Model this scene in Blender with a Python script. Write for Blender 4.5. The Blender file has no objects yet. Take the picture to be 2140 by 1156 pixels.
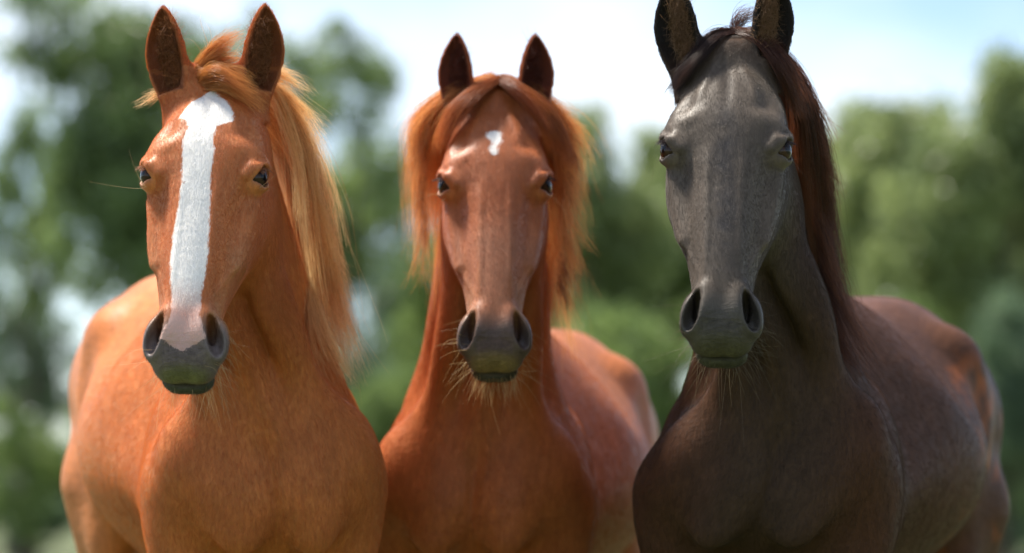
import bpy, math, random
import numpy as np
from mathutils import Vector

random.seed(7)
rng = np.random.default_rng(11)
SC = bpy.context.scene
COL = SC.collection
rad = math.radians

# ------------------------------------------------------------------ camera
PITCH = rad(3.525)
cam_d = bpy.data.cameras.new('camera')
cam = bpy.data.objects.new('camera', cam_d)
COL.objects.link(cam)
cam.location = (0.0, -6.0, 1.0)
cam.rotation_euler = (math.pi / 2 + PITCH, 0, 0)
cam_d.sensor_width = 36.0
cam_d.lens = 126.2
cam_d.clip_start = 0.1
cam_d.clip_end = 3000
cam_d.dof.use_dof = True
cam_d.dof.focus_distance = 6.16
cam_d.dof.aperture_fstop = 2.4
SC.camera = cam

# ------------------------------------------------------------------ light
SUN_EL, SUN_AZ = 61.0, -52.0       # azimuth measured from +Y (behind the horses), negative = towards -X
sun_dir = Vector((math.sin(rad(SUN_AZ)) * math.cos(rad(SUN_EL)), math.cos(rad(SUN_AZ)) * math.cos(rad(SUN_EL)), math.sin(rad(SUN_EL))))
sd = bpy.data.lights.new('sun', 'SUN')
sd.energy = 3.6
sd.angle = rad(8.0)
sd.color = (1.0, 0.93, 0.82)
so = bpy.data.objects.new('sun', sd)
COL.objects.link(so)
so.rotation_euler = (-sun_dir).to_track_quat('-Z', 'Y').to_euler()
so.location = (-6, 14, 20)

W = bpy.data.worlds.new('World')
SC.world = W
W.use_nodes = True
wn, wl = W.node_tree.nodes, W.node_tree.links
wn.clear()
w_out = wn.new('ShaderNodeOutputWorld')
w_bg = wn.new('ShaderNodeBackground')
w_bg.inputs['Strength'].default_value = 0.08
w_sky = wn.new('ShaderNodeTexSky')
w_sky.sky_type = 'NISHITA'
w_sky.sun_disc = False
w_sky.sun_elevation = rad(SUN_EL)
w_sky.sun_rotation = rad(SUN_AZ)
w_sky.air_density = 0.7
w_sky.dust_density = 0.3
# thin white cloud over the blue
w_tc = wn.new('ShaderNodeTexCoord')
w_map = wn.new('ShaderNodeMapping')
w_map.inputs['Scale'].default_value = (1.0, 1.0, 2.2)
w_map.inputs['Location'].default_value = (0.37, 0.12, 0.55)
w_n = wn.new('ShaderNodeTexNoise')
w_n.inputs['Scale'].default_value = 5.5
w_n.inputs['Detail'].default_value = 5
w_r = wn.new('ShaderNodeValToRGB')
w_r.color_ramp.elements[0].position = 0.42
w_r.color_ramp.elements[1].position = 0.66
w_m = wn.new('ShaderNodeMix'); w_m.data_type = 'RGBA'
w_mul = wn.new('ShaderNodeMath'); w_mul.operation = 'MULTIPLY'; w_mul.inputs[1].default_value = 0.54
wl.new(w_tc.outputs['Generated'], w_map.inputs['Vector'])
wl.new(w_map.outputs['Vector'], w_n.inputs['Vector'])
wl.new(w_n.outputs['Fac'], w_r.inputs['Fac'])
wl.new(w_r.outputs['Color'], w_mul.inputs[0])
wl.new(w_mul.outputs[0], w_m.inputs['Factor'])
wl.new(w_sky.outputs['Color'], w_m.inputs[6])
w_m.inputs[7].default_value = (7.9, 7.8, 7.6, 1)
wl.new(w_m.outputs[2], w_bg.inputs['Color'])
wl.new(w_bg.outputs['Background'], w_out.inputs['Surface'])

vs = SC.view_settings
vs.view_transform = 'Standard'
vs.look = 'None'
vs.exposure = 1.34
vs.gamma = 1.0
vs.use_curve_mapping = False
SC.cycles.max_bounces = 8
SC.cycles.transparent_max_bounces = 6
SC.cycles.caustics_reflective = False
SC.cycles.caustics_refractive = False
try:
    SC.cycles.sample_clamp_indirect = 6.0
except Exception:
    pass

# ------------------------------------------------------------------ small helpers
CP, SP_ = math.cos(PITCH), math.sin(PITCH)


def P(px, py, D):
    """where the thing seen at photo pixel (px, py) stands when it is D metres away"""
    x = (px - 1070) / 7500 * D
    v = -(py - 578) / 7500 * D
    return np.array([x, -6.0 + D * CP - v * SP_, 1.0 + D * SP_ + v * CP])


def tag(o, label=None, cat=None, group=None, kind=None):
    if label: o['label'] = label
    if cat: o['category'] = cat
    if group: o['group'] = group
    if kind: o['kind'] = kind
    return o


def empty(name, loc):
    o = bpy.data.objects.new(name, None)
    COL.objects.link(o)
    o.location = loc
    return o


def np_mesh(name, V, F, mat=None, parent=None, smooth=True):
    """V (n,3) float, F (m,k) int with the same k for every face"""
    V = np.ascontiguousarray(V, dtype=np.float32)
    F = np.ascontiguousarray(F, dtype=np.int32)
    me = bpy.data.meshes.new(name)
    me.vertices.add(len(V))
    me.vertices.foreach_set('co', V.ravel())
    k = F.shape[1]
    me.loops.add(F.size)
    me.loops.foreach_set('vertex_index', F.ravel())
    me.polygons.add(len(F))
    me.polygons.foreach_set('loop_start', np.arange(0, F.size, k, dtype=np.int32))
    me.polygons.foreach_set('use_smooth', np.full(len(F), smooth))
    me.update(calc_edges=True)
    if mat: me.materials.append(mat)
    o = bpy.data.objects.new(name, me)
    COL.objects.link(o)
    if parent: o.parent = parent
    return o


def attr(me, name, typ, dom, data):
    a = me.attributes.new(name, typ, dom)
    key = {'FLOAT': 'value', 'FLOAT_VECTOR': 'vector', 'FLOAT_COLOR': 'color'}[typ]
    a.data.foreach_set(key, np.ascontiguousarray(data, dtype=np.float32).ravel())


def smooth01(a, b, x):
    t = np.clip((x - a) / (b - a), 0, 1)
    return t * t * (3 - 2 * t)


def catmull(pts, m):
    pts = np.asarray(pts, float)
    n = len(pts)
    if n == 2:
        t = np.linspace(0, 1, m)[:, None]
        return pts[0] * (1 - t) + pts[1] * t
    e = np.vstack([2 * pts[0] - pts[1], pts, 2 * pts[-1] - pts[-2]])
    t = np.linspace(0, n - 1 - 1e-6, m)
    i = t.astype(int)
    f = (t - i)[:, None]
    p0, p1, p2, p3 = e[i], e[i + 1], e[i + 2], e[i + 3]
    return 0.5 * ((2 * p1) + (-p0 + p2) * f + (2 * p0 - 5 * p1 + 4 * p2 - p3) * f ** 2 + (-p0 + 3 * p1 - 3 * p2 + p3) * f ** 3)


def new_mat(name):
    m = bpy.data.materials.new(name)
    m.use_nodes = True
    m.node_tree.nodes.clear()
    return m, m.node_tree.nodes, m.node_tree.links


# ------------------------------------------------------------------ hair
def hair_obj(name, pts, rad_root, rad_tip, col, mat, parent, loc):
    """pts (n, m, 3) world, col (n, 3)"""
    n, m, _ = pts.shape
    cu = bpy.data.hair_curves.new(name)
    cu.add_curves([m] * n)
    pos = (pts - np.asarray(loc)[None, None, :]).astype(np.float32)
    cu.attributes['position'].data.foreach_set('vector', pos.ravel())
    t = np.linspace(0, 1, m)
    r = (rad_root * (1 - t ** 1.5) + rad_tip * t ** 1.5)[None, :] * np.ones((n, 1))
    a = cu.attributes.get('radius') or cu.attributes.new('radius', 'FLOAT', 'POINT')
    a.data.foreach_set('value', r.astype(np.float32).ravel())
    c4 = np.ones((n, 4), np.float32)
    c4[:, :3] = col
    a = cu.attributes.new('strand', 'FLOAT_COLOR', 'CURVE')
    a.data.foreach_set('color', c4.ravel())
    cu.materials.append(mat)
    o = bpy.data.objects.new(name, cu)
    COL.objects.link(o)
    o.parent = parent
    return o


def hair_material(name, rough=0.35, tip=None, trans=0.45):
    m, n, l = new_mat(name)
    out = n.new('ShaderNodeOutputMaterial')
    at = n.new('ShaderNodeAttribute'); at.attribute_name = 'strand'
    colr = at.outputs['Color']
    if tip is not None:
        ci = n.new('ShaderNodeHairInfo')
        pw = n.new('ShaderNodeMath'); pw.operation = 'POWER'; pw.inputs[1].default_value = 1.4
        l.new(ci.outputs['Intercept'], pw.inputs[0])
        mx = n.new('ShaderNodeMix'); mx.data_type = 'RGBA'
        l.new(pw.outputs[0], mx.inputs['Factor'])
        l.new(colr, mx.inputs[6])
        mulc = n.new('ShaderNodeMix'); mulc.data_type = 'RGBA'; mulc.blend_type = 'MULTIPLY'
        mulc.inputs['Factor'].default_value = 1
        l.new(colr, mulc.inputs[6])
        mulc.inputs[7].default_value = (*tip, 1)
        mulc.clamp_result = False
        l.new(mulc.outputs[2], mx.inputs[7])
        colr = mx.outputs[2]
    d = n.new('ShaderNodeBsdfPrincipled')
    d.inputs['Roughness'].default_value = rough
    d.inputs['Specular IOR Level'].default_value = 0.6
    t = n.new('ShaderNodeBsdfTranslucent')
    ms = n.new('ShaderNodeMixShader'); ms.inputs[0].default_value = trans
    l.new(colr, d.inputs['Base Color'])
    l.new(colr, t.inputs['Color'])
    l.new(d.outputs[0], ms.inputs[1])
    l.new(t.outputs[0], ms.inputs[2])
    l.new(ms.outputs[0], out.inputs['Surface'])
    return m


def patch(guides, n, m=14, clumps=30, clump_amt=0.8, spread=(0.004, 0.01, 0.004), frizz=0.004, lenvar=0.25, seed=0, root_spread=0.004, ease=1.0):
    """strands that run between a row of guide curves, gathered into clumps towards their ends"""
    g = np.random.default_rng(seed)
    G = np.stack([catmull([P(*q) for q in gd], 40) for gd in guides])      # (k, 40, 3)
    k = len(G)
    u = g.random(n)
    cu = np.sort(g.random(clumps))
    near = cu[np.argmin(np.abs(u[:, None] - cu[None, :]), axis=1)]
    t = np.linspace(0, 1, m)
    L = 1 - lenvar * g.random(n) ** 1.7
    # every clump has a length of its own
    cl = 1 - lenvar * g.random(clumps)
    L *= cl[np.argmin(np.abs(u[:, None] - cu[None, :]), axis=1)]
    T = t[None, :] * L[:, None]
    uu = u[:, None] + (near - u)[:, None] * (clump_amt * T ** ease)
    uu = np.clip(uu, 0, 1) * (k - 1) * 0.99999
    i0 = uu.astype(int); fu = (uu - i0)[..., None]
    tt = T * 39 * 0.99999
    j0 = tt.astype(int); fj = (tt - j0)[..., None]
    def at(i, j): return G[np.clip(i, 0, k - 1), np.clip(j, 0, 39)]
    A = at(i0, j0) * (1 - fj) + at(i0, j0 + 1) * fj
    B = at(i0 + 1, j0) * (1 - fj) + at(i0 + 1, j0 + 1) * fj
    Q = A * (1 - fu) + B * fu
    off = g.normal(size=(n, 1, 3)) * np.array(spread)[None, None, :]
    coff = g.normal(size=(clumps, 3)) * np.array(spread)[None, :] * 1.7
    ci = np.argmin(np.abs(u[:, None] - cu[None, :]), axis=1)
    Q = Q + off * (0.5 + 0.2 * T[..., None]) * (1.05 - .5 * T[..., None]) * 0.55 + coff[ci][:, None, :] * T[..., None] ** .8
    Q = Q + g.normal(size=(n, 1, 3)) * root_spread
    ph = g.random((n, 3)) * 6.28
    fr = g.random((n, 3)) * 5 + 3
    wob = np.sin(T[..., None] * fr[:, None, :] + ph[:, None, :]) * frizz * T[..., None] * (0.3 + g.random((n, 1, 1)) ** 2 * 1.7)
    wild = (g.random(n) < .07)[:, None, None]
    wob = wob * 1.45 + wild * g.normal(size=(n, 1, 3)) * np.array(spread) * 2.2 * T[..., None] ** 1.5
    return Q + wob, u, ci


# ------------------------------------------------------------------ the horse as a distance field (rest pose, faces -Y, feet at z=0)
HA = rad(32.0)
HO = np.array([0, 0.335, 1.665])
HF = np.array([0, -math.sin(HA), -math.cos(HA)])     # down the face
HN = np.array([0, -math.cos(HA), math.sin(HA)])      # out of the forehead


def to_head(p):
    q = p - HO
    return p[..., 0], q @ HF, q @ HN


def hw(x, s, h):
    return HO + np.array([x, 0, 0]) + HF * s + HN * h


def smin(a, b, k):
    h = np.clip(0.5 + 0.5 * (b - a) / k, 0, 1)
    return b * (1 - h) + a * h - k * h * (1 - h)


def smax(a, b, k):
    return -smin(-a, -b, k)


def ell3(dx, dy, dz, r):
    a, b, c = dx / r[0], dy / r[1], dz / r[2]
    k0 = np.sqrt(a * a + b * b + c * c)
    a, b, c = a / r[0], b / r[1], c / r[2]
    k1 = np.sqrt(a * a + b * b + c * c) + 1e-9
    return k0 * (k0 - 1) / k1


def ell(p, c, r):
    return ell3(p[:, 0] - c[0], p[:, 1] - c[1], p[:, 2] - c[2], r)


def ell_dir(p, c, r, ax):
    """ellipsoid whose long radius r[2] runs along ax; r[0] across x-ish, r[1] the rest"""
    ax = np.array(ax, float); ax /= np.linalg.norm(ax)
    u = np.cross([0, 1, 0] if abs(ax[1]) < .9 else [0, 0, 1], ax); u /= np.linalg.norm(u)
    v = np.cross(ax, u)
    q = p - np.array(c)
    return ell3(q @ u, q @ v, q @ ax, r)


def cap(p, a, b, ra, rb):
    a = np.array(a, float); b = np.array(b, float)
    ab = b - a
    t = np.clip(((p - a) @ ab) / (ab @ ab), 0, 1)
    d = np.linalg.norm(p - a - t[:, None] * ab, axis=1)
    return d - (ra + (rb - ra) * t)


class Sweep:
    """a body whose sections are given by rails; straight axis, star-shaped sections looked up in a table"""
    NT, NS = 65, 160

    def __init__(self, st, cen):
        st = sorted(st, key=lambda r: r[0])
        s = np.array([r[0] for r in st])
        R = np.array([[list(q) for q in r[1]] for r in st])           # (n, k, 2)
        self.s0, self.s1 = s[0], s[-1]
        S = np.linspace(s[0], s[-1], self.NS)
        n, k, _ = R.shape
        RR = np.zeros((self.NS, k, 2))
        for i in range(k):
            for j in range(2):
                RR[:, i, j] = self.pchip(s, R[:, i, j], S)
        top, bot = RR[:, 0, 1], RR[:, -1, 1]
        self.S = S
        self.cz = bot + (top - bot) * cen
        tab = np.zeros((self.NS, self.NT))
        th = np.linspace(0, math.pi, self.NT)
        for a in range(self.NS):
            pts = RR[a]
            # mirrored neighbours make the curve cross the midline squarely
            ext = np.vstack([[-pts[1, 0], pts[1, 1]], pts, [-pts[-2, 0], pts[-2, 1]]])
            c = catmull(ext, 120)
            x, z = c[:, 0], c[:, 1] - self.cz[a]
            ang = np.arctan2(x, z); r = np.hypot(x, z)
            o = np.argsort(ang)
            tab[a] = np.interp(th, ang[o], r[o])
        for _ in range(2):
            t2 = tab.copy()
            t2[:, 1:-1] = (tab[:, :-2] + 2 * tab[:, 1:-1] + tab[:, 2:]) / 4
            t2[1:-1] = (t2[:-2] + 2 * t2[1:-1] + t2[2:]) / 4
            tab = t2
        self.tab = tab

    @staticmethod
    def pchip(x, y, X):
        h = np.diff(x); d = np.diff(y) / h
        m = np.zeros_like(y)
        m[0], m[-1] = d[0], d[-1]
        for i in range(1, len(x) - 1):
            m[i] = (d[i - 1] * h[i] + d[i] * h[i - 1]) / (h[i - 1] + h[i])
        i = np.clip(np.searchsorted(x, X) - 1, 0, len(x) - 2)
        t = (X - x[i]) / h[i]
        return ((1 + 2 * t) * (1 - t) ** 2 * y[i] + t * (1 - t) ** 2 * h[i] * m[i] + t * t * (3 - 2 * t) * y[i + 1] + t * t * (t - 1) * h[i] * m[i + 1])

    def __call__(self, x, s, z, kend=0.02):
        f = np.clip((s - self.s0) / (self.s1 - self.s0), 0, 1) * (self.NS - 1.001)
        i = f.astype(int); f = f - i
        cz = self.cz[i] * (1 - f) + self.cz[i + 1] * f
        dz = z - cz
        r = np.hypot(x, dz)
        th = np.arctan2(np.abs(x), dz) / math.pi * (self.NT - 1.001)
        j = th.astype(int); g = th - j
        T = self.tab
        R = (T[i, j] * (1 - g) + T[i, j + 1] * g) * (1 - f) + (T[i + 1, j] * (1 - g) + T[i + 1, j + 1] * g) * f
        d = (r - R) * 0.9
        return smax(d, np.maximum(self.s0 - s, s - self.s1), kend)


HEAD = Sweep([
    (-0.03, [(0, -.030), (.034, -.036), (.055, -.07), (.066, -.12), (.055, -.17), (0, -.20)]),
    (0.00, [(0, -.002), (.038, -.010), (.062, -.045), (.074, -.10), (.058, -.18), (0, -.205)]),
    (0.04, [(0, .020), (.046, .010), (.076, -.03), (.086, -.10), (.064, -.20), (0, -.23)]),
    (0.09, [(0, .034), (.054, .023), (.090, -.018), (.094, -.10), (.067, -.215), (0, -.25)]),
    (0.14, [(0, .040), (.056, .030), (.092, -.010), (.098, -.095), (.069, -.22), (0, -.255)]),
    (0.19, [(0, .038), (.050, .029), (.086, -.012), (.100, -.09), (.068, -.218), (0, -.25)]),
    (0.24, [(0, .033), (.043, .025), (.078, -.014), (.100, -.08), (.064, -.205), (0, -.235)]),
    (0.29, [(0, .028), (.037, .020), (.068, -.013), (.092, -.068), (.054, -.185), (0, -.212)]),
    (0.34, [(0, .023), (.033, .016), (.058, -.012), (.081, -.058), (.046, -.16), (0, -.182)]),
    (0.39, [(0, .017), (.030, .011), (.048, -.012), (.065, -.052), (.039, -.138), (0, -.155)]),
    (0.44, [(0, .010), (.029, .004), (.042, -.016), (.054, -.050), (.035, -.12), (0, -.135)]),
    (0.49, [(0, .001), (.030, -.004), (.042, -.024), (.050, -.056), (.033, -.11), (0, -.122)]),
    (0.54, [(0, -.012), (.028, -.016), (.043, -.034), (.048, -.060), (.032, -.098), (0, -.11)]),
    (0.575, [(0, -.026), (.024, -.030), (.036, -.044), (.040, -.062), (.027, -.085), (0, -.095)]),
], 0.52)

# trunk: s = y, section in (x, z)
TRUNK = Sweep([
    (0.40, [(0, 1.15), (.05, 1.13), (.09, 1.06), (.08, .99), (0, .97)]),
    (0.46, [(0, 1.22), (.08, 1.19), (.155, 1.06), (.13, .94), (0, .90)]),
    (0.54, [(0, 1.30), (.075, 1.25), (.192, 1.03), (.17, .90), (0, .85)]),
    (0.64, [(0, 1.38), (.068, 1.33), (.206, 1.05), (.19, .88), (0, .81)]),
    (0.78, [(0, 1.455), (.055, 1.40), (.188, 1.10), (.205, .93), (0, .79)]),
    (0.95, [(0, 1.48), (.055, 1.43), (.200, 1.18), (.235, .99), (0, .79)]),
    (1.15, [(0, 1.435), (.09, 1.395), (.262, 1.19), (.248, .97), (0, .795)]),
    (1.35, [(0, 1.415), (.11, 1.385), (.290, 1.16), (.252, .96), (0, .815)]),
    (1.55, [(0, 1.450), (.135, 1.42), (.283, 1.21), (.225, .98), (0, .86)]),
    (1.72, [(0, 1.475), (.145, 1.437), (.275, 1.26), (.21, 1.02), (0, .93)]),
    (1.88, [(0, 1.460), (.140, 1.415), (.262, 1.24), (.19, 1.03), (0, .98)]),
    (2.00, [(0, 1.40), (.095, 1.36), (.19, 1.21), (.14, 1.05), (0, 1.02)]),
    (2.07, [(0, 1.31), (.05, 1.29), (.11, 1.2), (.08, 1.1), (0, 1.08)]),
], 0.45)

# neck: straight axis from poll (s=0) to its root (s=1)
NK0 = np.array([0, 0.40, 1.585]); NK1 = np.array([0, 0.74, 1.10])
NKL = np.linalg.norm(NK1 - NK0)
NKA = (NK1 - NK0) / NKL
NKD = np.array([0, -NKA[2], NKA[1]]) * 1.0        # dorsal side (towards the crest)
if NKD[1] < 0: NKD = -NKD
NECK = Sweep([
    (-0.06, [(0, .045), (.03, .03), (.045, -.005), (.045, -.05), (0, -.09)]),
    (0.02, [(0, .085), (.036, .065), (.064, .00), (.066, -.07), (0, -.125)]),
    (0.12, [(0, .125), (.038, .10), (.078, .01), (.075, -.08), (0, -.135)]),
    (0.25, [(0, .165), (.042, .13), (.094, .02), (.082, -.09), (0, -.15)]),
    (0.40, [(0, .21), (.046, .17), (.106, .04), (.088, -.11), (0, -.18)]),
    (0.56, [(0, .25), (.054, .20), (.136, .04), (.116, -.13), (0, -.22)]),
], 0.5)


def ear_sdf(p, cavity=False, local=False):
    B = np.array([0.067, 0.352, 1.646])
    e = np.array([0.16, -0.05, 1.0]); e /= np.linalg.norm(e)
    f = np.array([0.22, -1.0, 0.0]); f -= e * (f @ e); f /= np.linalg.norm(f)       # opening faces this way
    u = np.cross(e, f)                                                                # across
    if u[0] < 0: u = -u
    q = p - B
    t = q @ e
    L = 0.166
    tn = np.clip(t / L, 0, 1)
    wx = np.array([0, .12, .25, .40, .55, .70, .82, .92, .97, 1.0])
    wy = np.array([.033, .035, .038, .0400, .0395, .0335, .0250, .0150, .0085, .002])
    w = np.interp(tn, wx, wy) * .93 * (1 + 4.5 * np.minimum(t, 0))
    a = q @ u - (0.006 * np.sin(tn * 3.0) - 0.013 * tn ** 2)
    b = q @ f
    dd = w * 0.62 + 0.004
    if local: return a / w, tn
    k = np.sqrt((a / w) ** 2 + (b / dd) ** 2)
    outer = (k - 1) * np.minimum(w, dd) * 0.85
    outer = np.maximum(outer, np.maximum(t - L, -t - 0.05))
    wi = np.maximum(w - 0.0052, 0.0005)
    di = dd * 0.98
    k2 = np.sqrt((a / wi) ** 2 + ((b - 0.42 * w) / di) ** 2)
    inner = (k2 - 1) * np.minimum(wi, di) * 0.85
    inner = np.maximum(inner, np.maximum(t - L * 0.985, 0.016 - t))
    if cavity: return inner
    return smax(outer, -inner, 0.003)


EYE_C = hw(0.0840, 0.193, -0.009)
EYE_R = 0.0266
eo = np.array([0.86, 0, 0]) + HN * 0.50 + HF * 0.02
EYE_O = eo / np.linalg.norm(eo)                      # outward
el = HF * .62 + HN * .75 + np.array([-0.30, 0, 0]); el -= EYE_O * (el @ EYE_O)
EYE_L = el / np.linalg.norm(el)                       # long axis of the opening, towards the inner corner
EYE_S = np.cross(EYE_O, EYE_L)
if EYE_S[2] < 0: EYE_S = -EYE_S                       # towards the brow
NOS_C = hw(0.054, 0.528, -0.022)


def sdf(p):
    """p (n,3), x>=0"""
    n = len(p)
    x = p[:, 0]; y = p[:, 1]; z = p[:, 2]
    d = np.full(n, 1.0)
    # ---- trunk and legs
    m = np.where((z < 1.62) & (y > 0.28))[0]
    if len(m):
        q = p[m]
        qx, qy, qz = q[:, 0], q[:, 1], q[:, 2]
        t = TRUNK(qx, qy, qz, 0.05)
        # ribs
        t = smax(t, -cap(q, (0, .382, 1.16), (0, .398, .88), .010, .016), .020)
        rib = np.sin((qy + (qz - 1.1) * 0.32) * 2 * math.pi / 0.062)
        amp = 0.00018 * (1 + np.sin(qy * 9.0 + qz * 5)) * smooth01(.88, 1.02, qy) * (1 - smooth01(1.42, 1.58, qy)) * smooth01(.85, 1.0, qz) * (1 - smooth01(1.18, 1.34, qz))
        t = t - rib * amp
        # shoulder blade, its point, upper arm
        t = smin(t, ell_dir(q, (.136, .66, 1.10), (.050, .10, .18), (0.22, -.50, -.85)), .06)
        t = smin(t, ell(q, (.140, .505, 1.045), (.072, .082, .090)), .08)
        t = smin(t, ell_dir(q, (.165, .72, 1.02), (.060, .13, .17), (0, .35, 1)), .05)
        # breast muscles, windpipe side of the chest
        t = smin(t, ell_dir(q, (.066, .437, .985), (.062, .044, .10), (-.15, .15, 1)), .05)
        # point of the hip, loin, buttock
        t = smin(t, ell(q, (.195, 1.60, 1.325), (.060, .075, .060)), .07)
        t = smin(t, ell_dir(q, (.15, 1.88, 1.18), (.10, .16, .24), (0, .25, 1)), .06)
        t = smin(t, ell_dir(q, (.19, 1.68, .98), (.07, .10, .18), (0, -.3, -1)), .06)
        # flank hollow
        t = smax(t, -ell(q, (.345, 1.53, 1.22), (.08, .07, .12)), .05)
        # hollow between shoulder and neck
        lo = np.where(qz < 1.30)[0]
        if len(lo):
            r = q[lo]
            L = cap(r, (.145, .60, 1.00), (.135, .585, .72), .098, .066)
            L = smin(L, cap(r, (.135, .585, .72), (.130, .565, .50), .060, .042), .04)
            L = smin(L, cap(r, (.130, .56, .50), (.130, .56, .44), .044, .040), .02)
            L = smin(L, cap(r, (.130, .567, .44), (.130, .567, .17), .030, .027), .03)
            L = smin(L, cap(r, (.130, .565, .15), (.130, .565, .13), .036, .034), .02)
            L = smin(L, cap(r, (.130, .56, .13), (.130, .52, .06), .029, .036), .02)
            H = cap(r, (.175, 1.78, 1.02), (.15, 1.80, .80), .125, .085)
            H = smin(H, cap(r, (.15, 1.80, .80), (.135, 1.97, .56), .075, .046), .05)
            H = smin(H, cap(r, (.135, 2.005, .58), (.132, 1.975, .50), .036, .038), .03)
            H = smin(H, cap(r, (.132, 1.965, .50), (.130, 1.93, .17), .035, .028), .03)
            H = smin(H, cap(r, (.130, 1.925, .15), (.130, 1.92, .13), .037, .035), .02)
            H = smin(H, cap(r, (.130, 1.915, .13), (.130, 1.87, .06), .030, .037), .02)
            t[lo] = smin(smin(t[lo], L, .055), H, .06)
        d[m] = t
    # ---- neck
    m = np.where((y > 0.16) & (y < 1.05) & (z > 0.85) & (z < 1.78))[0]
    if len(m):
        q = p[m]
        r = q - NK0
        s = r @ NKA; h = r @ NKD
        t = NECK(q[:, 0], s, h, 0.06)
        # windpipe, the long muscle either side of it and the groove between
        t = smin(t, cap(q, (0, .315, 1.47), (0, .455, 1.12), .034, .030), .030)
        t = smin(t, cap(q, (.060, .345, 1.46), (.082, .475, 1.10), .026, .042), .022)
        t = smin(t, cap(q, (.045, .44, 1.60), (.100, .62, 1.20), .030, .045), .030)
        d[m] = smin(d[m], t, .062)
    # ---- head
    m = np.where((y < 0.62) & (z > 1.02))[0]
    if len(m):
        q = p[m]
        X, s, h = to_head(q)
        t = HEAD(X, s, h, 0.03)
        # skull crown between the ears, brow, orbit
        t = smin(t, ell3(X, s - .005, h + .045, (.060, .045, .050)), .03)
        t = smin(t, ell3(X, s + .018, h + .030, (.040, .045, .050)), .03)
        t = smin(t, ell3(X - .060, s - .155, h + .003, (.038, .052, .026)), .03)
        t = smax(t, -ell3(X - .073, s - .115, h - .038, (.016, .026, .014)), .026)     # hollow above the eye
        # jowl
        t = smin(t, ell3(X - .050, s - .185, h + .145, (.048, .085, .085)), .03)
        # facial crest
        t = smin(t, cap(np.stack([X, s, h], 1), (.083, .235, -.030), (.066, .36, -.034), .013, .008), .018)
        # hollow between crest and nasal bone, hollow behind the nostril
        t = smax(t, -ell3(X - .079, s - .315, h - .010, (.021, .075, .022)), .02)
        t = smax(t, -ell3(X - .068, s - .445, h - .004, (.014, .050, .020)), .018)
        t = smax(t, -ell3(X - .079, s - .40, h + .082, (.014, .055, .030)), .022)
        t = t - .0026 * np.exp(-((X - .030) / .0065) ** 2) * smooth01(.20, .27, s) * smooth01(.46, .40, s) * smooth01(-.015, .0, h)
        t = t - .0022 * np.exp(-((h + .052 - (s - .27) * .22) / .0042) ** 2) * smooth01(.25, .29, s) * smooth01(.46, .42, s) * smooth01(.02, .035, X)
        t = t - .0016 * np.exp(-((h + .095 - (s - .27) * .30 - .006 * np.sin(s * 60)) / .004) ** 2) * smooth01(.22, .27, s) * smooth01(.42, .38, s)
        t = t - .0030 * np.exp(-((X - .020 - s * .28) / .010) ** 2) * smooth01(.0, .04, s) * smooth01(.15, .11, s) * smooth01(-.02, .01, h)
        t = t + .0022 * np.exp(-(X / .010) ** 2) * smooth01(.01, .05, s) * smooth01(.16, .10, s)
        # nostril wings
        t = smin(t, ell3(X - .047, s - .522, h + .038, (.0255, .050, .034)), .014)
        t = smin(t, ell3(X - .030, s - .497, h + .018, (.020, .036, .020)), .016)
        # lips and chin
        t = smin(t, ell3(X, s - .560, h + .056, (.047, .038, .038)), .014)
        t = smin(t, ell3(X - .024, s - .562, h + .064, (.028, .034, .034)), .014)
        low = smin(ell3(X, s - .556, h + .102, (.039, .038, .025)), ell3(X - .018, s - .556, h + .104, (.026, .034, .023)), .012)
        low = smin(low, ell3(X, s - .525, h + .112, (.033, .038, .026)), .015)
        t = smin(t, low, .0045)
        # mouth corner line
        t = smax(t, -(np.hypot(h + .088 - .10 * (.58 - s), np.maximum(s - .60, 0) * .5) - .0018 + 0.06 * np.maximum(.50 - s, 0)), .003) if False else t
        t = t + .0045 * np.exp(-((h + .0885 - .12 * np.maximum(.55 - s, 0)) / .0026) ** 2) * smooth01(.485, .515, s)
        # orbit ring and lids
        e = q - EYE_C
        r_e = np.linalg.norm(e, axis=1)
        a = e @ EYE_O; b = e @ EYE_L; c = e @ EYE_S
        up = HF * -1.0
        t = smin(t, r_e - .0262, .025)
        # heavy upper lid and brow, lower lid
        t = smin(t, cap(q, EYE_C + EYE_O * .0165 + EYE_S * .0195 - EYE_L * .016, EYE_C + EYE_O * .0185 + EYE_S * .0180 + EYE_L * .010, .0074, .0066), .014)
        t = smin(t, cap(q, EYE_C + EYE_O * .0185 + EYE_S * .0180 + EYE_L * .010, EYE_C + EYE_O * .008 + EYE_S * .0080 + EYE_L * .030, .0085, .0060), .012)
        t = smin(t, cap(q, EYE_C + EYE_O * .0150 - EYE_S * .0200 - EYE_L * .010, EYE_C + EYE_O * .0110 - EYE_S * .0160 + EYE_L * .014, .0040, .0035), .014)
        t = smin(t, cap(q, hw(.060, .148, .014), hw(.096, .168, -.008), .009, .008), .026)
        # crease over the lid
        cr = cap(q, EYE_C + EYE_O * .0275 + EYE_S * .0285 - EYE_L * .016, EYE_C + EYE_O * .0265 + EYE_S * .0275 + EYE_L * .016, .0015, .0015)
        t = smax(t, -cr, .012)
        # opening between the lids, pointed towards the nose
        wv = .0182 * np.clip(1 - ((b + .001) / .0235) ** 2, 0, 1) ** .7 * np.where(b > 0, 1 - b / .034, 1)
        op = np.abs(c + .0020 + .10 * b) - wv
        op = np.maximum(op, .006 - a)
        t = smax(t, -op, .002)
        # nostril: a deep comma
        sx = (X - (.0530 + .22 * (s - .528) - 2.2 * (s - .528) ** 2)) * (1 + 7 * np.clip(.528 - s, 0, .05))
        cav = ell3(sx, s - .524, h + .016, (.0140, .045, .022))
        cav = smin(cav, ell3(X - .0425, s - .503, h + .030, (.0085, .024, .034)), .005)
        t = smax(t, -cav, .0095)
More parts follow.
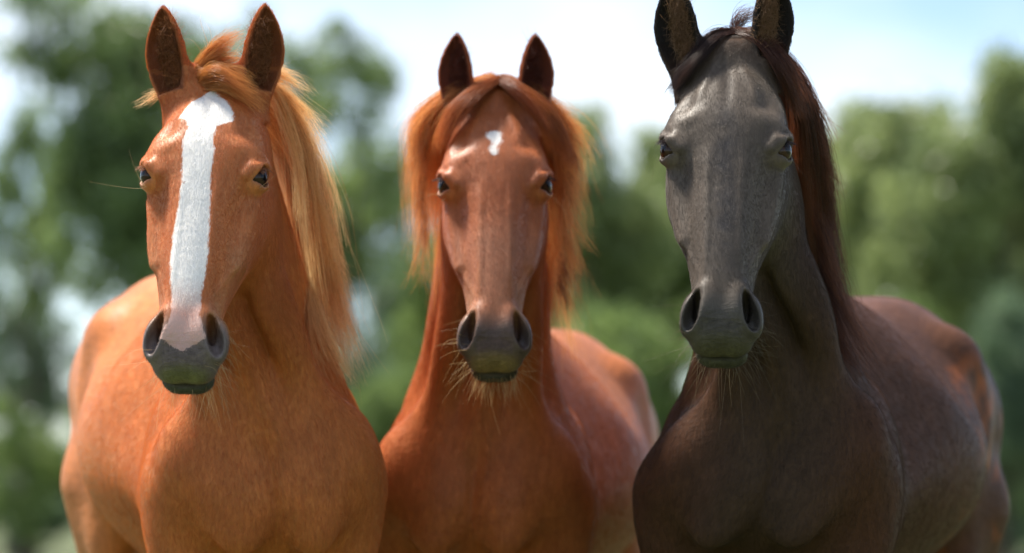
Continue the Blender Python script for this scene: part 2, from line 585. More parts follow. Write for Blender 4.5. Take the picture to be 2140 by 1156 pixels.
        d[m] = smin(d[m], t, .022)
    # ---- ear
    m = np.where((y > 0.25) & (y < 0.50) & (z > 1.60) & (x < 0.2))[0]
    if len(m):
        d[m] = smin(d[m], ear_sdf(p[m]), .032)
    return d


def axis(parts):
    out = [parts[0][0]]
    for a, b, st in parts:
        n = max(1, round((b - a) / st))
        out.extend(list(a + (b - a) * np.arange(1, n + 1) / n))
    return np.array(out)


def extract():
    xs = axis([(0, .135, .003), (.135, .345, .006)])
    ys = axis([(-.03, .44, .003), (.44, .76, .006), (.76, 2.16, .011)])
    zs = axis([(-.01, .86, .012), (.86, 1.09, .006), (1.09, 1.865, .003)])
    nx, ny, nz = len(xs), len(ys), len(zs)
    V = np.full((nx, ny, nz), 1.0, np.float32)
    B = 8
    todo = []
    cent, rr, rng_ = [], [], []
    for i in range(0, nx, B):
        for j in range(0, ny, B):
            for k in range(0, nz, B):
                i1, j1, k1 = min(i + B, nx) - 1, min(j + B, ny) - 1, min(k + B, nz) - 1
                lo = np.array([xs[i], ys[j], zs[k]]); hi = np.array([xs[i1], ys[j1], zs[k1]])
                cent.append((lo + hi) / 2); rr.append(np.linalg.norm(hi - lo) / 2); rng_.append((i, i1 + 1, j, j1 + 1, k, k1 + 1))
    cent = np.array(cent); rr = np.array(rr)
    dc = sdf(cent)
    keep = np.abs(dc) < rr * 1.25 + 0.012
    for a in np.where(~keep & (dc < 0))[0]:
        i, i1, j, j1, k, k1 = rng_[a]
        V[i:i1, j:j1, k:k1] = -1
    idx = []
    for a in np.where(keep)[0]:
        i, i1, j, j1, k, k1 = rng_[a]
        g = np.stack(np.meshgrid(np.arange(i, i1), np.arange(j, j1), np.arange(k, k1), indexing='ij'), -1).reshape(-1, 3)
        idx.append(g)
    idx = np.concatenate(idx)
    for c0 in range(0, len(idx), 400000):
        g = idx[c0:c0 + 400000]
        pts = np.stack([xs[g[:, 0]], ys[g[:, 1]], zs[g[:, 2]]], 1)
        V[g[:, 0], g[:, 1], g[:, 2]] = sdf(pts)
    V = np.concatenate([V[:0:-1], V], 0)
    X = np.concatenate([-xs[:0:-1], xs])
    ax = [X, ys, zs]
    ins = V < 0
    shp = V.shape
    cshape = (shp[0] - 1, shp[1] - 1, shp[2] - 1)
    quads_c, pts_c = [], []
    for a in range(3):
        s0 = [slice(None)] * 3; s1 = [slice(None)] * 3
        s0[a] = slice(0, -1); s1[a] = slice(1, None)
        ch = ins[tuple(s0)] != ins[tuple(s1)]
        e = np.argwhere(ch)
        b, c = (a + 1) % 3, (a + 2) % 3
        ok = (e[:, b] > 0) & (e[:, c] > 0) & (e[:, b] < shp[b] - 1) & (e[:, c] < shp[c] - 1)
        e = e[ok]
        e2 = e.copy(); e2[:, a] += 1
        v0 = V[e[:, 0], e[:, 1], e[:, 2]]; v1 = V[e2[:, 0], e2[:, 1], e2[:, 2]]
        t = v0 / (v0 - v1)
        p = np.stack([ax[i][e[:, i]] for i in range(3)], 1)
        p[:, a] += t * (ax[a][e2[:, a]] - ax[a][e[:, a]])
        cells = []
        for db, dcc in ((0, 0), (1, 0), (1, 1), (0, 1)):
            q = e.copy(); q[:, b] -= db; q[:, c] -= dcc
            cells.append((q[:, 0] * cshape[1] + q[:, 1]) * cshape[2] + q[:, 2])
        cells = np.stack(cells, 1)
        flip = v0 < 0
        cells[~flip] = cells[~flip][:, ::-1]
        quads_c.append(cells); pts_c.append(p)
    Q = np.concatenate(quads_c); Pp = np.concatenate(pts_c)
    u, inv = np.unique(Q.ravel(), return_inverse=True)
    inv = inv.reshape(Q.shape)
    cnt = np.bincount(inv.ravel(), minlength=len(u)).astype(float)
    Vv = np.zeros((len(u), 3))
    for k in range(3):
        Vv[:, k] = np.bincount(inv.ravel(), weights=np.repeat(Pp[:, k], 4), minlength=len(u)) / cnt
    # settle the vertices on the surface
    def proj(vv, it):
        sgn = np.where(vv[:, 0] < 0, -1.0, 1.0)
        w = vv.copy(); w[:, 0] = np.abs(w[:, 0])
        e = 0.0015
        K = np.array([[1, -1, -1], [-1, -1, 1], [-1, 1, -1], [1, 1, 1]], float)
        for _ in range(it):
            f = [sdf(w + k * e) for k in K]
            gr = sum(k[None, :] * fi[:, None] for k, fi in zip(K, f)) / (4 * e)
            d = sum(f) / 4
            g2 = (gr ** 2).sum(1) + 0.05
            st = (d / g2)[:, None] * gr
            ln = np.linalg.norm(st, axis=1, keepdims=True)
            st *= np.minimum(1, 0.004 / (ln + 1e-9))
            w -= st
        w[:, 0] = np.abs(w[:, 0]) * sgn
        return w
    Vv = proj(Vv, 2)
    # one light relaxation to even out the net
    nb = np.zeros_like(Vv); c2 = np.zeros(len(Vv))
    for a in range(4):
        i, j = inv[:, a], inv[:, (a + 1) % 4]
        for k in range(3):
            nb[:, k] += np.bincount(i, weights=Vv[j, k], minlength=len(Vv)) + np.bincount(j, weights=Vv[i, k], minlength=len(Vv))
        c2 += np.bincount(i, minlength=len(Vv)) + np.bincount(j, minlength=len(Vv))
    nb /= c2[:, None]
    Vv = Vv * 0.5 + nb * 0.5
    return Vv, inv


import time
_t = time.time()
REST, QUADS = extract()
print('horse surface', len(REST), 'verts', round(time.time() - _t, 1), 's')


def noise3(p, seed=0, oct=3):
    """cheap smooth value noise from sines"""
    g = np.random.default_rng(seed)
    r = np.zeros(len(p)); a = 1.0; f = 1.0
    for _ in range(oct):
        for _ in range(3):
            k = g.normal(size=3) * f
            r += a * np.sin(p @ k + g.random() * 6.28 + 1.3 * np.sin(p @ (g.normal(size=3) * f)))
        a *= 0.55; f *= 2.1
    return r / 3.2


# ------------------------------------------------------------------ posing
PN = np.array([0, .70, 1.18])
PH = np.array([0, .385, 1.60])
MZ = hw(0, .55, -.06)


def rot(yaw=0, pitch=0, roll=0):
    """yaw about z, pitch about x, roll about y (degrees)"""
    a, b, c = rad(yaw), rad(pitch), rad(roll)
    Z = np.array([[math.cos(a), -math.sin(a), 0], [math.sin(a), math.cos(a), 0], [0, 0, 1]])
    X = np.array([[1, 0, 0], [0, math.cos(b), -math.sin(b)], [0, math.sin(b), math.cos(b)]])
    Y = np.array([[math.cos(c), 0, math.sin(c)], [0, 1, 0], [-math.sin(c), 0, math.cos(c)]])
    return Z @ Y @ X


def seg_d(p, a, b):
    ab = b - a
    t = np.clip(((p - a) @ ab) / (ab @ ab), 0, 1)
    return np.linalg.norm(p - a - t[:, None] * ab, axis=1)


def pose_fn(h):
    Rb, Rn, Rh = rot(*h['trunk']), rot(*h['neck']), rot(*h['head'])
    base = np.array(h['at'])                       # where the root of the neck stands
    S, SH = h['scale'], h['head_scale']
    ST = h.get('stretch', 0.0); XW = np.array([h.get('chest', 1.0), 1, 1])
    nd = ((PH - PN) @ Rn.T) * S * ST
    EB = np.array([.067, .352, 1.645]); er = h.get('ears', (0, 0))
    def ears(p):
        w = smooth01(1.630, 1.700, p[:, 2]) * smooth01(.020, .050, np.abs(p[:, 0])) * (p[:, 1] > .24)
        if not w.any(): return p
        sg = np.sign(p[:, 0])[:, None]
        q = p.copy(); q[:, 0] = np.abs(q[:, 0])
        q = (q - EB) @ rot(er[1], 0, er[0]).T * h.get('ear_len', 1.0) + EB
        q[:, 0] *= sg[:, 0]
        return p * (1 - w)[:, None] + q * w[:, None]
    def f(p):
        p = ears(p)
        # ears can be turned a little on their own
        tn = ((p - PN) @ (PH - PN)) / ((PH - PN) @ (PH - PN))
        wn_ = smooth01(-.25, .55, tn)
        dn = seg_d(p, PH, PN); dh = seg_d(p, PH + np.array([0, -.03, .02]), MZ)
        wh = smooth01(-.07, .07, dn - dh) * smooth01(.60, .44, p[:, 1] + .9 * np.maximum(1.36 - p[:, 2], 0)) * (p[:, 2] > .9)
        A = ((p - PN) * XW) @ Rb.T * S + base
        B = (p - PN) @ Rn.T * S + base + nd[None, :] * np.clip(tn, 0, 1.05)[:, None]
        hp = (PH - PN) @ Rn.T * S + base + nd
        _, sx_, _ = to_head(p); hx = h.get('face', (1, 0))
        ph_ = p - PH - HF[None, :] * (np.clip(sx_ - .535, 0, .1) * (1 - h.get('chin', .7)))[:, None]; ph_[:, 0] = ph_[:, 0] * (hx[0] + hx[1] * smooth01(.22, .5, sx_))
        Hh = ph_ @ Rh.T * S * SH + hp
        T = A * (1 - wn_)[:, None] + B * wn_[:, None]
        return T * (1 - wh)[:, None] + Hh * wh[:, None]
    return f


# ------------------------------------------------------------------ coats
def lerp(a, b, w):
    return a * (1 - w)[:, None] + np.array(b)[None, :] * w[:, None]


def coat_colors(p, kind):
    x, s, h = to_head(p)
    ax = np.abs(x)
    n1 = noise3(p * 14, 3); n2 = noise3(p * 45, 5)
    inhead = smooth01(.36, .30, p[:, 1] - (1.66 - p[:, 2]) * .12) * smooth01(1.04, 1.10, p[:, 2]) * smooth01(-.29, -.22, h)
    muzzle = smooth01(.475, .535, s + .25 * ax + n1 * .008) * (h < .05) * (p[:, 1] < .25) * (s < .68) * smooth01(-.19, -.15, h)
    lips = smooth01(.565, .59, s - .25 * (h + .08)) * muzzle
    nos = np.exp(-(((ax - .054) / .018) ** 2 + ((s - .526) / .045) ** 2 + ((h + .03) / .04) ** 2)) * (p[:, 1] < .3)
    eye = np.linalg.norm(np.stack([ax, p[:, 1], p[:, 2]], 1) - EYE_C[None, :], axis=1)
    eyer = smooth01(.0315, .0275, eye)
    ear = smooth01(1.655, 1.70, p[:, 2]) * smooth01(.040, .052, ax) * (p[:, 1] > .27)
    ap = p.copy(); ap[:, 0] = ax
    earin = smooth01(.0035, .0, ear_sdf(ap, True)) * (p[:, 1] > .26) * (p[:, 2] > 1.63)
    low = smooth01(.62, .45, p[:, 2])
    hind = smooth01(1.75, 2.0, p[:, 1])
    if kind == 'chestnut':
        c = np.tile(np.array([.50, .160, .046]), (len(p), 1))
        c = lerp(c, (.58, .20, .055), np.clip(.5 + n1 * .5, 0, 1) * .6)
        c = lerp(c, (.56, .27, .12), inhead * smooth01(.04, .075, ax) * smooth01(.26, .42, s) * .75)      # paler sides of the nose
        c = lerp(c, (.60, .33, .17), inhead * smooth01(.40, .48, s) * smooth01(.03, .05, ax) * .7)
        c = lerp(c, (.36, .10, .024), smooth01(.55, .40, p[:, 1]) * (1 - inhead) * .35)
        c = lerp(c, (.20, .062, .02), earin * .85)
        c = lerp(c, (.115, .105, .10), muzzle * .93)
        c = lerp(c, (.16, .18, .05), muzzle * smooth01(.575, .60, s + .1 * h) * smooth01(-.105, -.075, h) * .75)     # greener towards the end of the upper lip
        c = lerp(c, (.045, .05, .036), smooth01(-.088, -.096, h) * smooth01(.53, .55, s) * (p[:, 1] < .2) * .95)
        c = lerp(c, (.17, .13, .125), nos * .6)
        c = lerp(c, (.10, .06, .045), eyer * .55)
        c = lerp(c, (.30, .09, .025), low * .5)
    elif kind == 'red':
        c = np.tile(np.array([.41, .118, .034]), (len(p), 1))
        c = lerp(c, (.42, .125, .040), np.clip(.5 + n1 * .5, 0, 1) * .6)
        c = lerp(c, (.45, .20, .11), inhead * smooth01(.24, .36, s) * .65)
        c = lerp(c, (.52, .30, .18), inhead * smooth01(.38, .47, s) * smooth01(.028, .05, ax) * .7)
        c = lerp(c, (.14, .030, .018), earin * .85)
        c = lerp(c, (.085, .062, .056), muzzle * .93)
        c = lerp(c, (.32, .22, .07), muzzle * smooth01(.565, .595, s + .1 * h) * smooth01(-.105, -.08, h) * .6)
        c = lerp(c, (.035, .034, .026), smooth01(-.088, -.096, h) * smooth01(.53, .55, s) * (p[:, 1] < .2) * .95)
        c = lerp(c, (.040, .036, .038), nos * .55)
        c = lerp(c, (.08, .05, .04), eyer * .55)
        c = lerp(c, (.44, .15, .05), smooth01(.9, 1.3, p[:, 1]) * .5)
        c = lerp(c, (.24, .06, .02), low * .5)
    else:
        c = np.tile(np.array([.080, .035, .019]), (len(p), 1))
        c = lerp(c, (.095, .042, .024), np.clip(.5 + n1 * .5, 0, 1) * .5)
        c = lerp(c, (.110, .085, .064), inhead * .95)
        c = lerp(c, (.060, .052, .050), inhead * np.exp(-(ax / .026) ** 2) * smooth01(.05, .2, s) * (1 - smooth01(.40, .48, s)) * np.clip(.65 + n2 * .4, 0, 1))
        c = lerp(c, (.15, .108, .078), inhead * smooth01(.05, .085, ax) * smooth01(.25, .42, s) * .7)
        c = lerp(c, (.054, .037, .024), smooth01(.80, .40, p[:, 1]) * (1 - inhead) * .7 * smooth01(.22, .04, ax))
        c = lerp(c, (.020, .016, .014), ear * .9)
        c = lerp(c, (.078, .068, .056), muzzle * .9)
        c = lerp(c, (.10, .095, .05), muzzle * smooth01(.565, .595, s + .1 * h) * smooth01(-.105, -.08, h) * .5)
        c = lerp(c, (.062, .060, .042), smooth01(-.088, -.096, h) * smooth01(.53, .55, s) * (p[:, 1] < .2) * .9)
        c = lerp(c, (.030, .026, .024), nos * .55)
        c = lerp(c, (.04, .03, .03), eyer * .6)
        fl = smooth01(1.15, 1.5, p[:, 1]) * smooth01(.85, 1.0, p[:, 2]) * (1 - smooth01(1.28, 1.40, p[:, 2]))
        c = lerp(c, (.30, .085, .022), fl * smooth01(-.1, .9, noise3(p * np.array([40, 14, 14]), 9)) * .8)
        c = lerp(c, (.12, .054, .032), smooth01(1.30, 1.42, p[:, 2]) * smooth01(.9, 1.2, p[:, 1]) * .7)
        c = lerp(c, (.020, .015, .013), low * .85)
        c = lerp(c, (.018, .013, .012), smooth01(1.12, .86, p[:, 2]) * smooth01(1.70, 1.9, p[:, 1]) * .85)
    mouth = np.exp(-((h + .0885 - .12 * np.maximum(.55 - s, 0)) / .0035) ** 2) * smooth01(.485, .515, s) * (p[:, 1] < .25)
    c = lerp(c, (.012, .011, .010), mouth * .85)  # crease shade between the lips, painted into the colour along the groove
    return np.clip(c, 0, 1), x, s, h


# markings: outline of the blaze as half edges down the face (s -> left edge, right edge), metres
BLAZE = dict(
    s=[.018, .0205, .034, .046, .062, .080, .090, .100, .115, .135, .17, .22, .28, .34, .385, .415, .45, .49, .518, .532, .545, .560, .563],
    l=[.030, -.002, -.016, -.028, -.041, -.050, -.054, -.037, -.032, -.036, -.036, -.031, -.032, -.036, -.036, -.033, -.027, -.023, -.034, -.040, -.020, -.003, .03],
    r=[-.030, .002, .012, .026, .034, .042, .045, .045, .018, .016, .020, .019, .023, .027, .028, .027, .023, .026, .034, .036, .016, .002, -.03])
STAR = dict(s=[.088, .090, .096, .105, .118, .126, .134, .144, .154, .157],
            l=[.030, .000, -.014, -.016, -.010, -.006, -.010, -.008, -.003, .03],
            r=[-.030, .002, .011, .014, .012, .009, .006, .006, .003, -.03])


def mark_mask(mk, x, s, h, soft=.0015, p=None):
    if mk is None: return np.zeros(len(x))
    l = np.interp(s, mk['s'], mk['l'], left=.02, right=.02)
    r = np.interp(s, mk['s'], mk['r'], left=-.02, right=-.02)
    d = np.minimum(x - l, r - x)
    return smooth01(-soft, soft, d) * (h > -.06)


def fcurve(n, l, src, xs, ys, lo=-.06, hi=.06):
    """a lookup of ys over xs; node works on 0..1"""
    mr = n.new('ShaderNodeMapRange')
    mr.inputs['From Min'].default_value = xs[0]; mr.inputs['From Max'].default_value = xs[-1]
    l.new(src, mr.inputs['Value'])
    fc = n.new('ShaderNodeFloatCurve')
    cv = fc.mapping.curves[0]
    px = [(x - xs[0]) / (xs[-1] - xs[0]) for x in xs]
    py = [(y - lo) / (hi - lo) for y in ys]
    cv.points[0].location = (px[0], py[0]); cv.points[1].location = (px[-1], py[-1])
    for a, b in list(zip(px, py))[1:-1]:
        cv.points.new(a, b)
    for q in cv.points: q.handle_type = 'VECTOR'
    fc.mapping.update()
    l.new(mr.outputs[0], fc.inputs['Value'])
    m2 = n.new('ShaderNodeMapRange')
    m2.inputs['To Min'].default_value = lo; m2.inputs['To Max'].default_value = hi
    l.new(fc.outputs[0], m2.inputs['Value'])
    return m2.outputs[0]


def coat_material(name, mark=None, gloss=.5, sheen=.25, sheen_tint=(1, .7, .5), muzzle_pink=False, mark_rag=.006, spec=.4, spb=.45):
    m, n, l = new_mat(name)
    out = n.new('ShaderNodeOutputMaterial')
    bs = n.new('ShaderNodeBsdfPrincipled')
    l.new(bs.outputs[0], out.inputs['Surface'])
    ca = n.new('ShaderNodeAttribute'); ca.attribute_name = 'coat'
    hd = n.new('ShaderNodeAttribute'); hd.attribute_name = 'hd'
    rs = n.new('ShaderNodeAttribute'); rs.attribute_name = 'rest'
    hf = n.new('ShaderNodeAttribute'); hf.attribute_name = 'headness'
    def nz(vec, scale, det=3, rough=.6, sc=1.0):
        mp = n.new('ShaderNodeMapping'); mp.inputs['Scale'].default_value = scale
        l.new(vec, mp.inputs['Vector'])
        t = n.new('ShaderNodeTexNoise'); t.inputs['Scale'].default_value = sc
        t.inputs['Detail'].default_value = det; t.inputs['Roughness'].default_value = rough
        l.new(mp.outputs[0], t.inputs['Vector'])
        return t.outputs['Fac']
    def mixf(f, a, b):
        q = n.new('ShaderNodeMix'); q.data_type = 'FLOAT'
        l.new(f, q.inputs[0]); l.new(a, q.inputs[2]); l.new(b, q.inputs[3])
        return q.outputs[0]
    # hair-like grain: short streaks along the lie of the coat
    g_head = nz(hd.outputs['Vector'], (420, 75, 420))
    g_body = nz(rs.outputs['Vector'], (300, 70, 90))
    grain = mixf(hf.outputs['Fac'], g_body, g_head)
    blot = nz(rs.outputs['Vector'], (16, 16, 16), 4)
    streak = nz(rs.outputs['Vector'], (90, 12, 22), 3)
    def mul(colr, fac, lo, hi):
        lo, hi = lo, hi
        mr = n.new('ShaderNodeMapRange'); mr.inputs['From Min'].default_value = .25; mr.inputs['From Max'].default_value = .75
        mr.inputs['To Min'].default_value = lo; mr.inputs['To Max'].default_value = hi
        l.new(fac, mr.inputs['Value'])
        v = n.new('ShaderNodeVectorMath'); v.operation = 'SCALE'
        l.new(colr, v.inputs[0]); l.new(mr.outputs[0], v.inputs['Scale'])
        return v.outputs[0]
    c = mul(ca.outputs['Color'], grain, .84, 1.16)
    c = mul(c, blot, .84, 1.16)
    c = mul(c, streak, .84, 1.16)
    mzc = n.new('ShaderNodeAttribute'); mzc.attribute_name = 'muzzle'
    mot = nz(hd.outputs['Vector'], (55, 90, 55), 4, .7)
    cm_ = mul(c, mot, .62, 1.45)
    qm = n.new('ShaderNodeMix'); qm.data_type = 'RGBA'
    l.new(mzc.outputs['Fac'], qm.inputs[0]); l.new(c, qm.inputs[6]); l.new(cm_, qm.inputs[7])
    c = qm.outputs[2]
    if mark:
        sep = n.new('ShaderNodeSeparateXYZ'); l.new(hd.outputs['Vector'], sep.inputs[0])
        rag = nz(hd.outputs['Vector'], (620, 70, 620), 2)
        rag2 = nz(hd.outputs['Vector'], (50, 50, 50), 2)
        L = fcurve(n, l, sep.outputs['Y'], mark['s'], mark['l'])
        R = fcurve(n, l, sep.outputs['Y'], mark['s'], mark['r'])
        def math_(op, a, b):
            q = n.new('ShaderNodeMath'); q.operation = op
            for i, v in enumerate((a, b)):
                if isinstance(v, (int, float)): q.inputs[i].default_value = v
                else: l.new(v, q.inputs[i])
            return q.outputs[0]
        d = math_('MINIMUM', math_('SUBTRACT', sep.outputs['X'], L), math_('SUBTRACT', R, sep.outputs['X']))
        d = math_('ADD', d, math_('MULTIPLY', math_('SUBTRACT', rag, .5), mark_rag * 2.6))
        d = math_('ADD', d, math_('MULTIPLY', math_('SUBTRACT', rag2, .5), mark_rag * 2.2))
        mr = n.new('ShaderNodeMapRange'); mr.inputs['From Min'].default_value = -.0016 - (mark is STAR) * .0025; mr.inputs['From Max'].default_value = .0016 + (mark is STAR) * .0025
        l.new(d, mr.inputs['Value'])
        front = n.new('ShaderNodeMapRange'); front.inputs['From Min'].default_value = -.08; front.inputs['From Max'].default_value = -.07
        l.new(sep.outputs['Z'], front.inputs['Value'])
        mask = math_('MULTIPLY', mr.outputs[0], front.outputs[0])
        wc = n.new('ShaderNodeRGB'); wc.outputs[0].default_value = (.86, .83, .79, 1)
        white = mul(wc.outputs[0], grain, .92, 1.06)
        if muzzle_pink:
            pk = n.new('ShaderNodeMapRange'); pk.inputs['From Min'].default_value = .435; pk.inputs['From Max'].default_value = .50
            l.new(math_('ADD', sep.outputs['Y'], math_('MULTIPLY', rag2, .03)), pk.inputs['Value'])
            pc = n.new('ShaderNodeRGB'); pc.outputs[0].default_value = (.68, .43, .36, 1)
            q = n.new('ShaderNodeMix'); q.data_type = 'RGBA'
            l.new(pk.outputs[0], q.inputs[0]); l.new(white, q.inputs[6]); l.new(pc.outputs[0], q.inputs[7])
            white = q.outputs[2]
            # small chestnut specks on the white
            vo = n.new('ShaderNodeTexVoronoi'); vo.inputs['Scale'].default_value = 34
            l.new(hd.outputs['Vector'], vo.inputs['Vector'])
            lt = n.new('ShaderNodeMapRange'); lt.inputs['From Min'].default_value = .13; lt.inputs['From Max'].default_value = .08
            l.new(vo.outputs['Distance'], lt.inputs['Value'])
            gate = math_('GREATER_THAN', nz(hd.outputs['Vector'], (23, 11, 23), 1), .60)
            q = n.new('ShaderNodeMix'); q.data_type = 'RGBA'
            l.new(math_('MULTIPLY', math_('MULTIPLY', lt.outputs[0], gate), .7), q.inputs[0])
            l.new(white, q.inputs[6]); q.inputs[7].default_value = (.33, .13, .08, 1)
            white = q.outputs[2]
        q = n.new('ShaderNodeMix'); q.data_type = 'RGBA'
        l.new(mask, q.inputs[0]); l.new(c, q.inputs[6]); l.new(white, q.inputs[7])
        c = q.outputs[2]
    l.new(c, bs.inputs['Base Color'])
    rr = n.new('ShaderNodeMapRange'); rr.inputs['To Min'].default_value = gloss - .07; rr.inputs['To Max'].default_value = gloss + .12
    l.new(grain, rr.inputs['Value'])
    l.new(rr.outputs[0], bs.inputs['Roughness'])
    sp = n.new('ShaderNodeMapRange'); sp.inputs['To Min'].default_value = spec * spb; sp.inputs['To Max'].default_value = spec
    l.new(hf.outputs['Fac'], sp.inputs['Value']); l.new(sp.outputs[0], bs.inputs['Specular IOR Level'])
    bs.inputs['Sheen Weight'].default_value = sheen
    bs.inputs['Sheen Roughness'].default_value = .45
    bs.inputs['Sheen Tint'].default_value = (*sheen_tint, 1)
    # relief: grain of the coat, soft veins and skin folds, wrinkles on the nose
    b1 = n.new('ShaderNodeBump'); b1.inputs['Strength'].default_value = .28; b1.inputs['Distance'].default_value = .0009
    l.new(grain, b1.inputs['Height'])
    vein = n.new('ShaderNodeTexNoise'); vein.inputs['Scale'].default_value = 26; vein.inputs['Detail'].default_value = 2; vein.inputs['Distortion'].default_value = .6
    l.new(rs.outputs['Vector'], vein.inputs['Vector'])
    b2 = n.new('ShaderNodeBump'); b2.inputs['Strength'].default_value = .26; b2.inputs['Distance'].default_value = .006
    l.new(vein.outputs['Fac'], b2.inputs['Height']); l.new(b1.outputs[0], b2.inputs['Normal'])
    b4 = n.new('ShaderNodeBump'); b4.inputs['Distance'].default_value = .004
    inv = n.new('ShaderNodeMapRange'); inv.inputs['To Min'].default_value = .45; inv.inputs['To Max'].default_value = .0
    l.new(hf.outputs['Fac'], inv.inputs['Value']); l.new(inv.outputs[0], b4.inputs['Strength'])
    fold = nz(rs.outputs['Vector'], (30, 18, 55), 4, .55)
    l.new(fold, b4.inputs['Height']); l.new(b2.outputs[0], b4.inputs['Normal'])
    mz = n.new('ShaderNodeAttribute'); mz.attribute_name = 'muzzle'
    wr = nz(hd.outputs['Vector'], (80, 230, 80), 4, .65)
    b3 = n.new('ShaderNodeBump'); b3.inputs['Distance'].default_value = .0055
    l.new(mz.outputs['Fac'], b3.inputs['Strength'])
    l.new(wr, b3.inputs['Height']); l.new(b4.outputs[0], b3.inputs['Normal'])
    l.new(b3.outputs[0], bs.inputs['Normal'])
    return m


def eye_material(name):
    m, n, l = new_mat(name)
    out = n.new('ShaderNodeOutputMaterial'); bs = n.new('ShaderNodeBsdfPrincipled')
    l.new(bs.outputs[0], out.inputs['Surface'])
    at = n.new('ShaderNodeAttribute'); at.attribute_name = 'iris'
    rp = n.new('ShaderNodeValToRGB')
    e = rp.color_ramp.elements
    e[0].position = 0; e[0].color = (.004, .004, .006, 1)
    e[1].position = 1; e[1].color = (.10, .07, .06, 1)
    for pos, c in ((.30, (.004, .004, .006)), (.42, (.045, .020, .009)), (.80, (.025, .012, .007)), (.90, (.05, .035, .03))):
        q = e.new(pos); q.color = (*c, 1)
    l.new(at.outputs['Fac'], rp.inputs['Fac'])
    l.new(rp.outputs[0], bs.inputs['Base Color'])
    bs.inputs['Roughness'].default_value = .05
    bs.inputs['Specular IOR Level'].default_value = .28
    bs.inputs['Coat Weight'].default_value = 0.0
    bs.inputs['Coat Roughness'].default_value = .02
    return m


def simple_mat(name, col, rough=.6, scale=30, var=.25):
    m, n, l = new_mat(name)
    out = n.new('ShaderNodeOutputMaterial'); bs = n.new('ShaderNodeBsdfPrincipled')
    l.new(bs.outputs[0], out.inputs['Surface'])
    t = n.new('ShaderNodeTexNoise'); t.inputs['Scale'].default_value = scale; t.inputs['Detail'].default_value = 4
    rp = n.new('ShaderNodeValToRGB')
    rp.color_ramp.elements[0].color = (*[c * (1 - var) for c in col], 1)
    rp.color_ramp.elements[1].color = (*[c * (1 + var) for c in col], 1)
    l.new(t.outputs['Fac'], rp.inputs['Fac']); l.new(rp.outputs[0], bs.inputs['Base Color'])
    bs.inputs['Roughness'].default_value = rough
    return m


M_HAIR = hair_material('mane_hair', .35, tip=(1.5, 1.7, 1.9), trans=.5)
M_FUZZ = hair_material('coat_hair', .5, trans=.35)
M_WHISK = hair_material('whisker_hair', .3, trans=.5)
M_EYE = eye_material('eye_wet')
M_HOOF = simple_mat('hoof_horn', (.09, .075, .06), .5)

X_, S_, H_ = to_head(REST)
HEADNESS = smooth01(-.29, -.22, H_) * smooth01(.36, .30, REST[:, 1] - (1.66 - REST[:, 2]) * .12) * smooth01(1.04, 1.10, REST[:, 2])
MUZZ = smooth01(.49, .55, S_) * (REST[:, 1] < .2) * smooth01(-.14, -.10, H_) * smooth01(.045, .03, np.abs(X_))


def uv_sphere(c, r, o, nu=32, nv=24):
    """sphere whose pole looks along o; returns V, F, angle from the pole 0..1"""
    o = o / np.linalg.norm(o)
    a = np.cross(o, [0, 0, 1.0]); a /= np.linalg.norm(a); b = np.cross(o, a)
    V, I = [], []
    for j in range(nv + 1):
        th = math.pi * j / nv
        rr = r * (1 + .06 * math.exp(-(th / .55) ** 2))
        for i in range(nu):
            ph = 2 * math.pi * i / nu
            V.append(c + rr * (math.cos(th) * o + math.sin(th) * (math.cos(ph) * a + math.sin(ph) * b)))
            I.append(min(1, th / 1.25))
    F = []
    for j in range(nv):
        for i in range(nu):
            F.append((j * nu + i, (j + 1) * nu + i, (j + 1) * nu + (i + 1) % nu, j * nu + (i + 1) % nu))
    return np.array(V), np.array(F), np.array(I)


def hoof(c, f=1.0):
    prof = [(0, .046, -.012, 0), (.012, .045, -.010, 0), (.05, .038, 0, 0), (.070, .034, .004, 0), (.075, .030, .004, 0)]
    V, F = [], []
    n = 20
    for z, r, oy, _ in prof:
        for i in range(n):
            a = 2 * math.pi * i / n
            V.append((c[0] + r * .92 * math.cos(a), c[1] + oy + r * 1.12 * math.sin(a), c[2] + z))
    for j in range(len(prof) - 1):
        for i in range(n):
            F.append((j * n + i, j * n + (i + 1) % n, (j + 1) * n + (i + 1) % n, (j + 1) * n + i))
    return np.array(V), np.array(F)


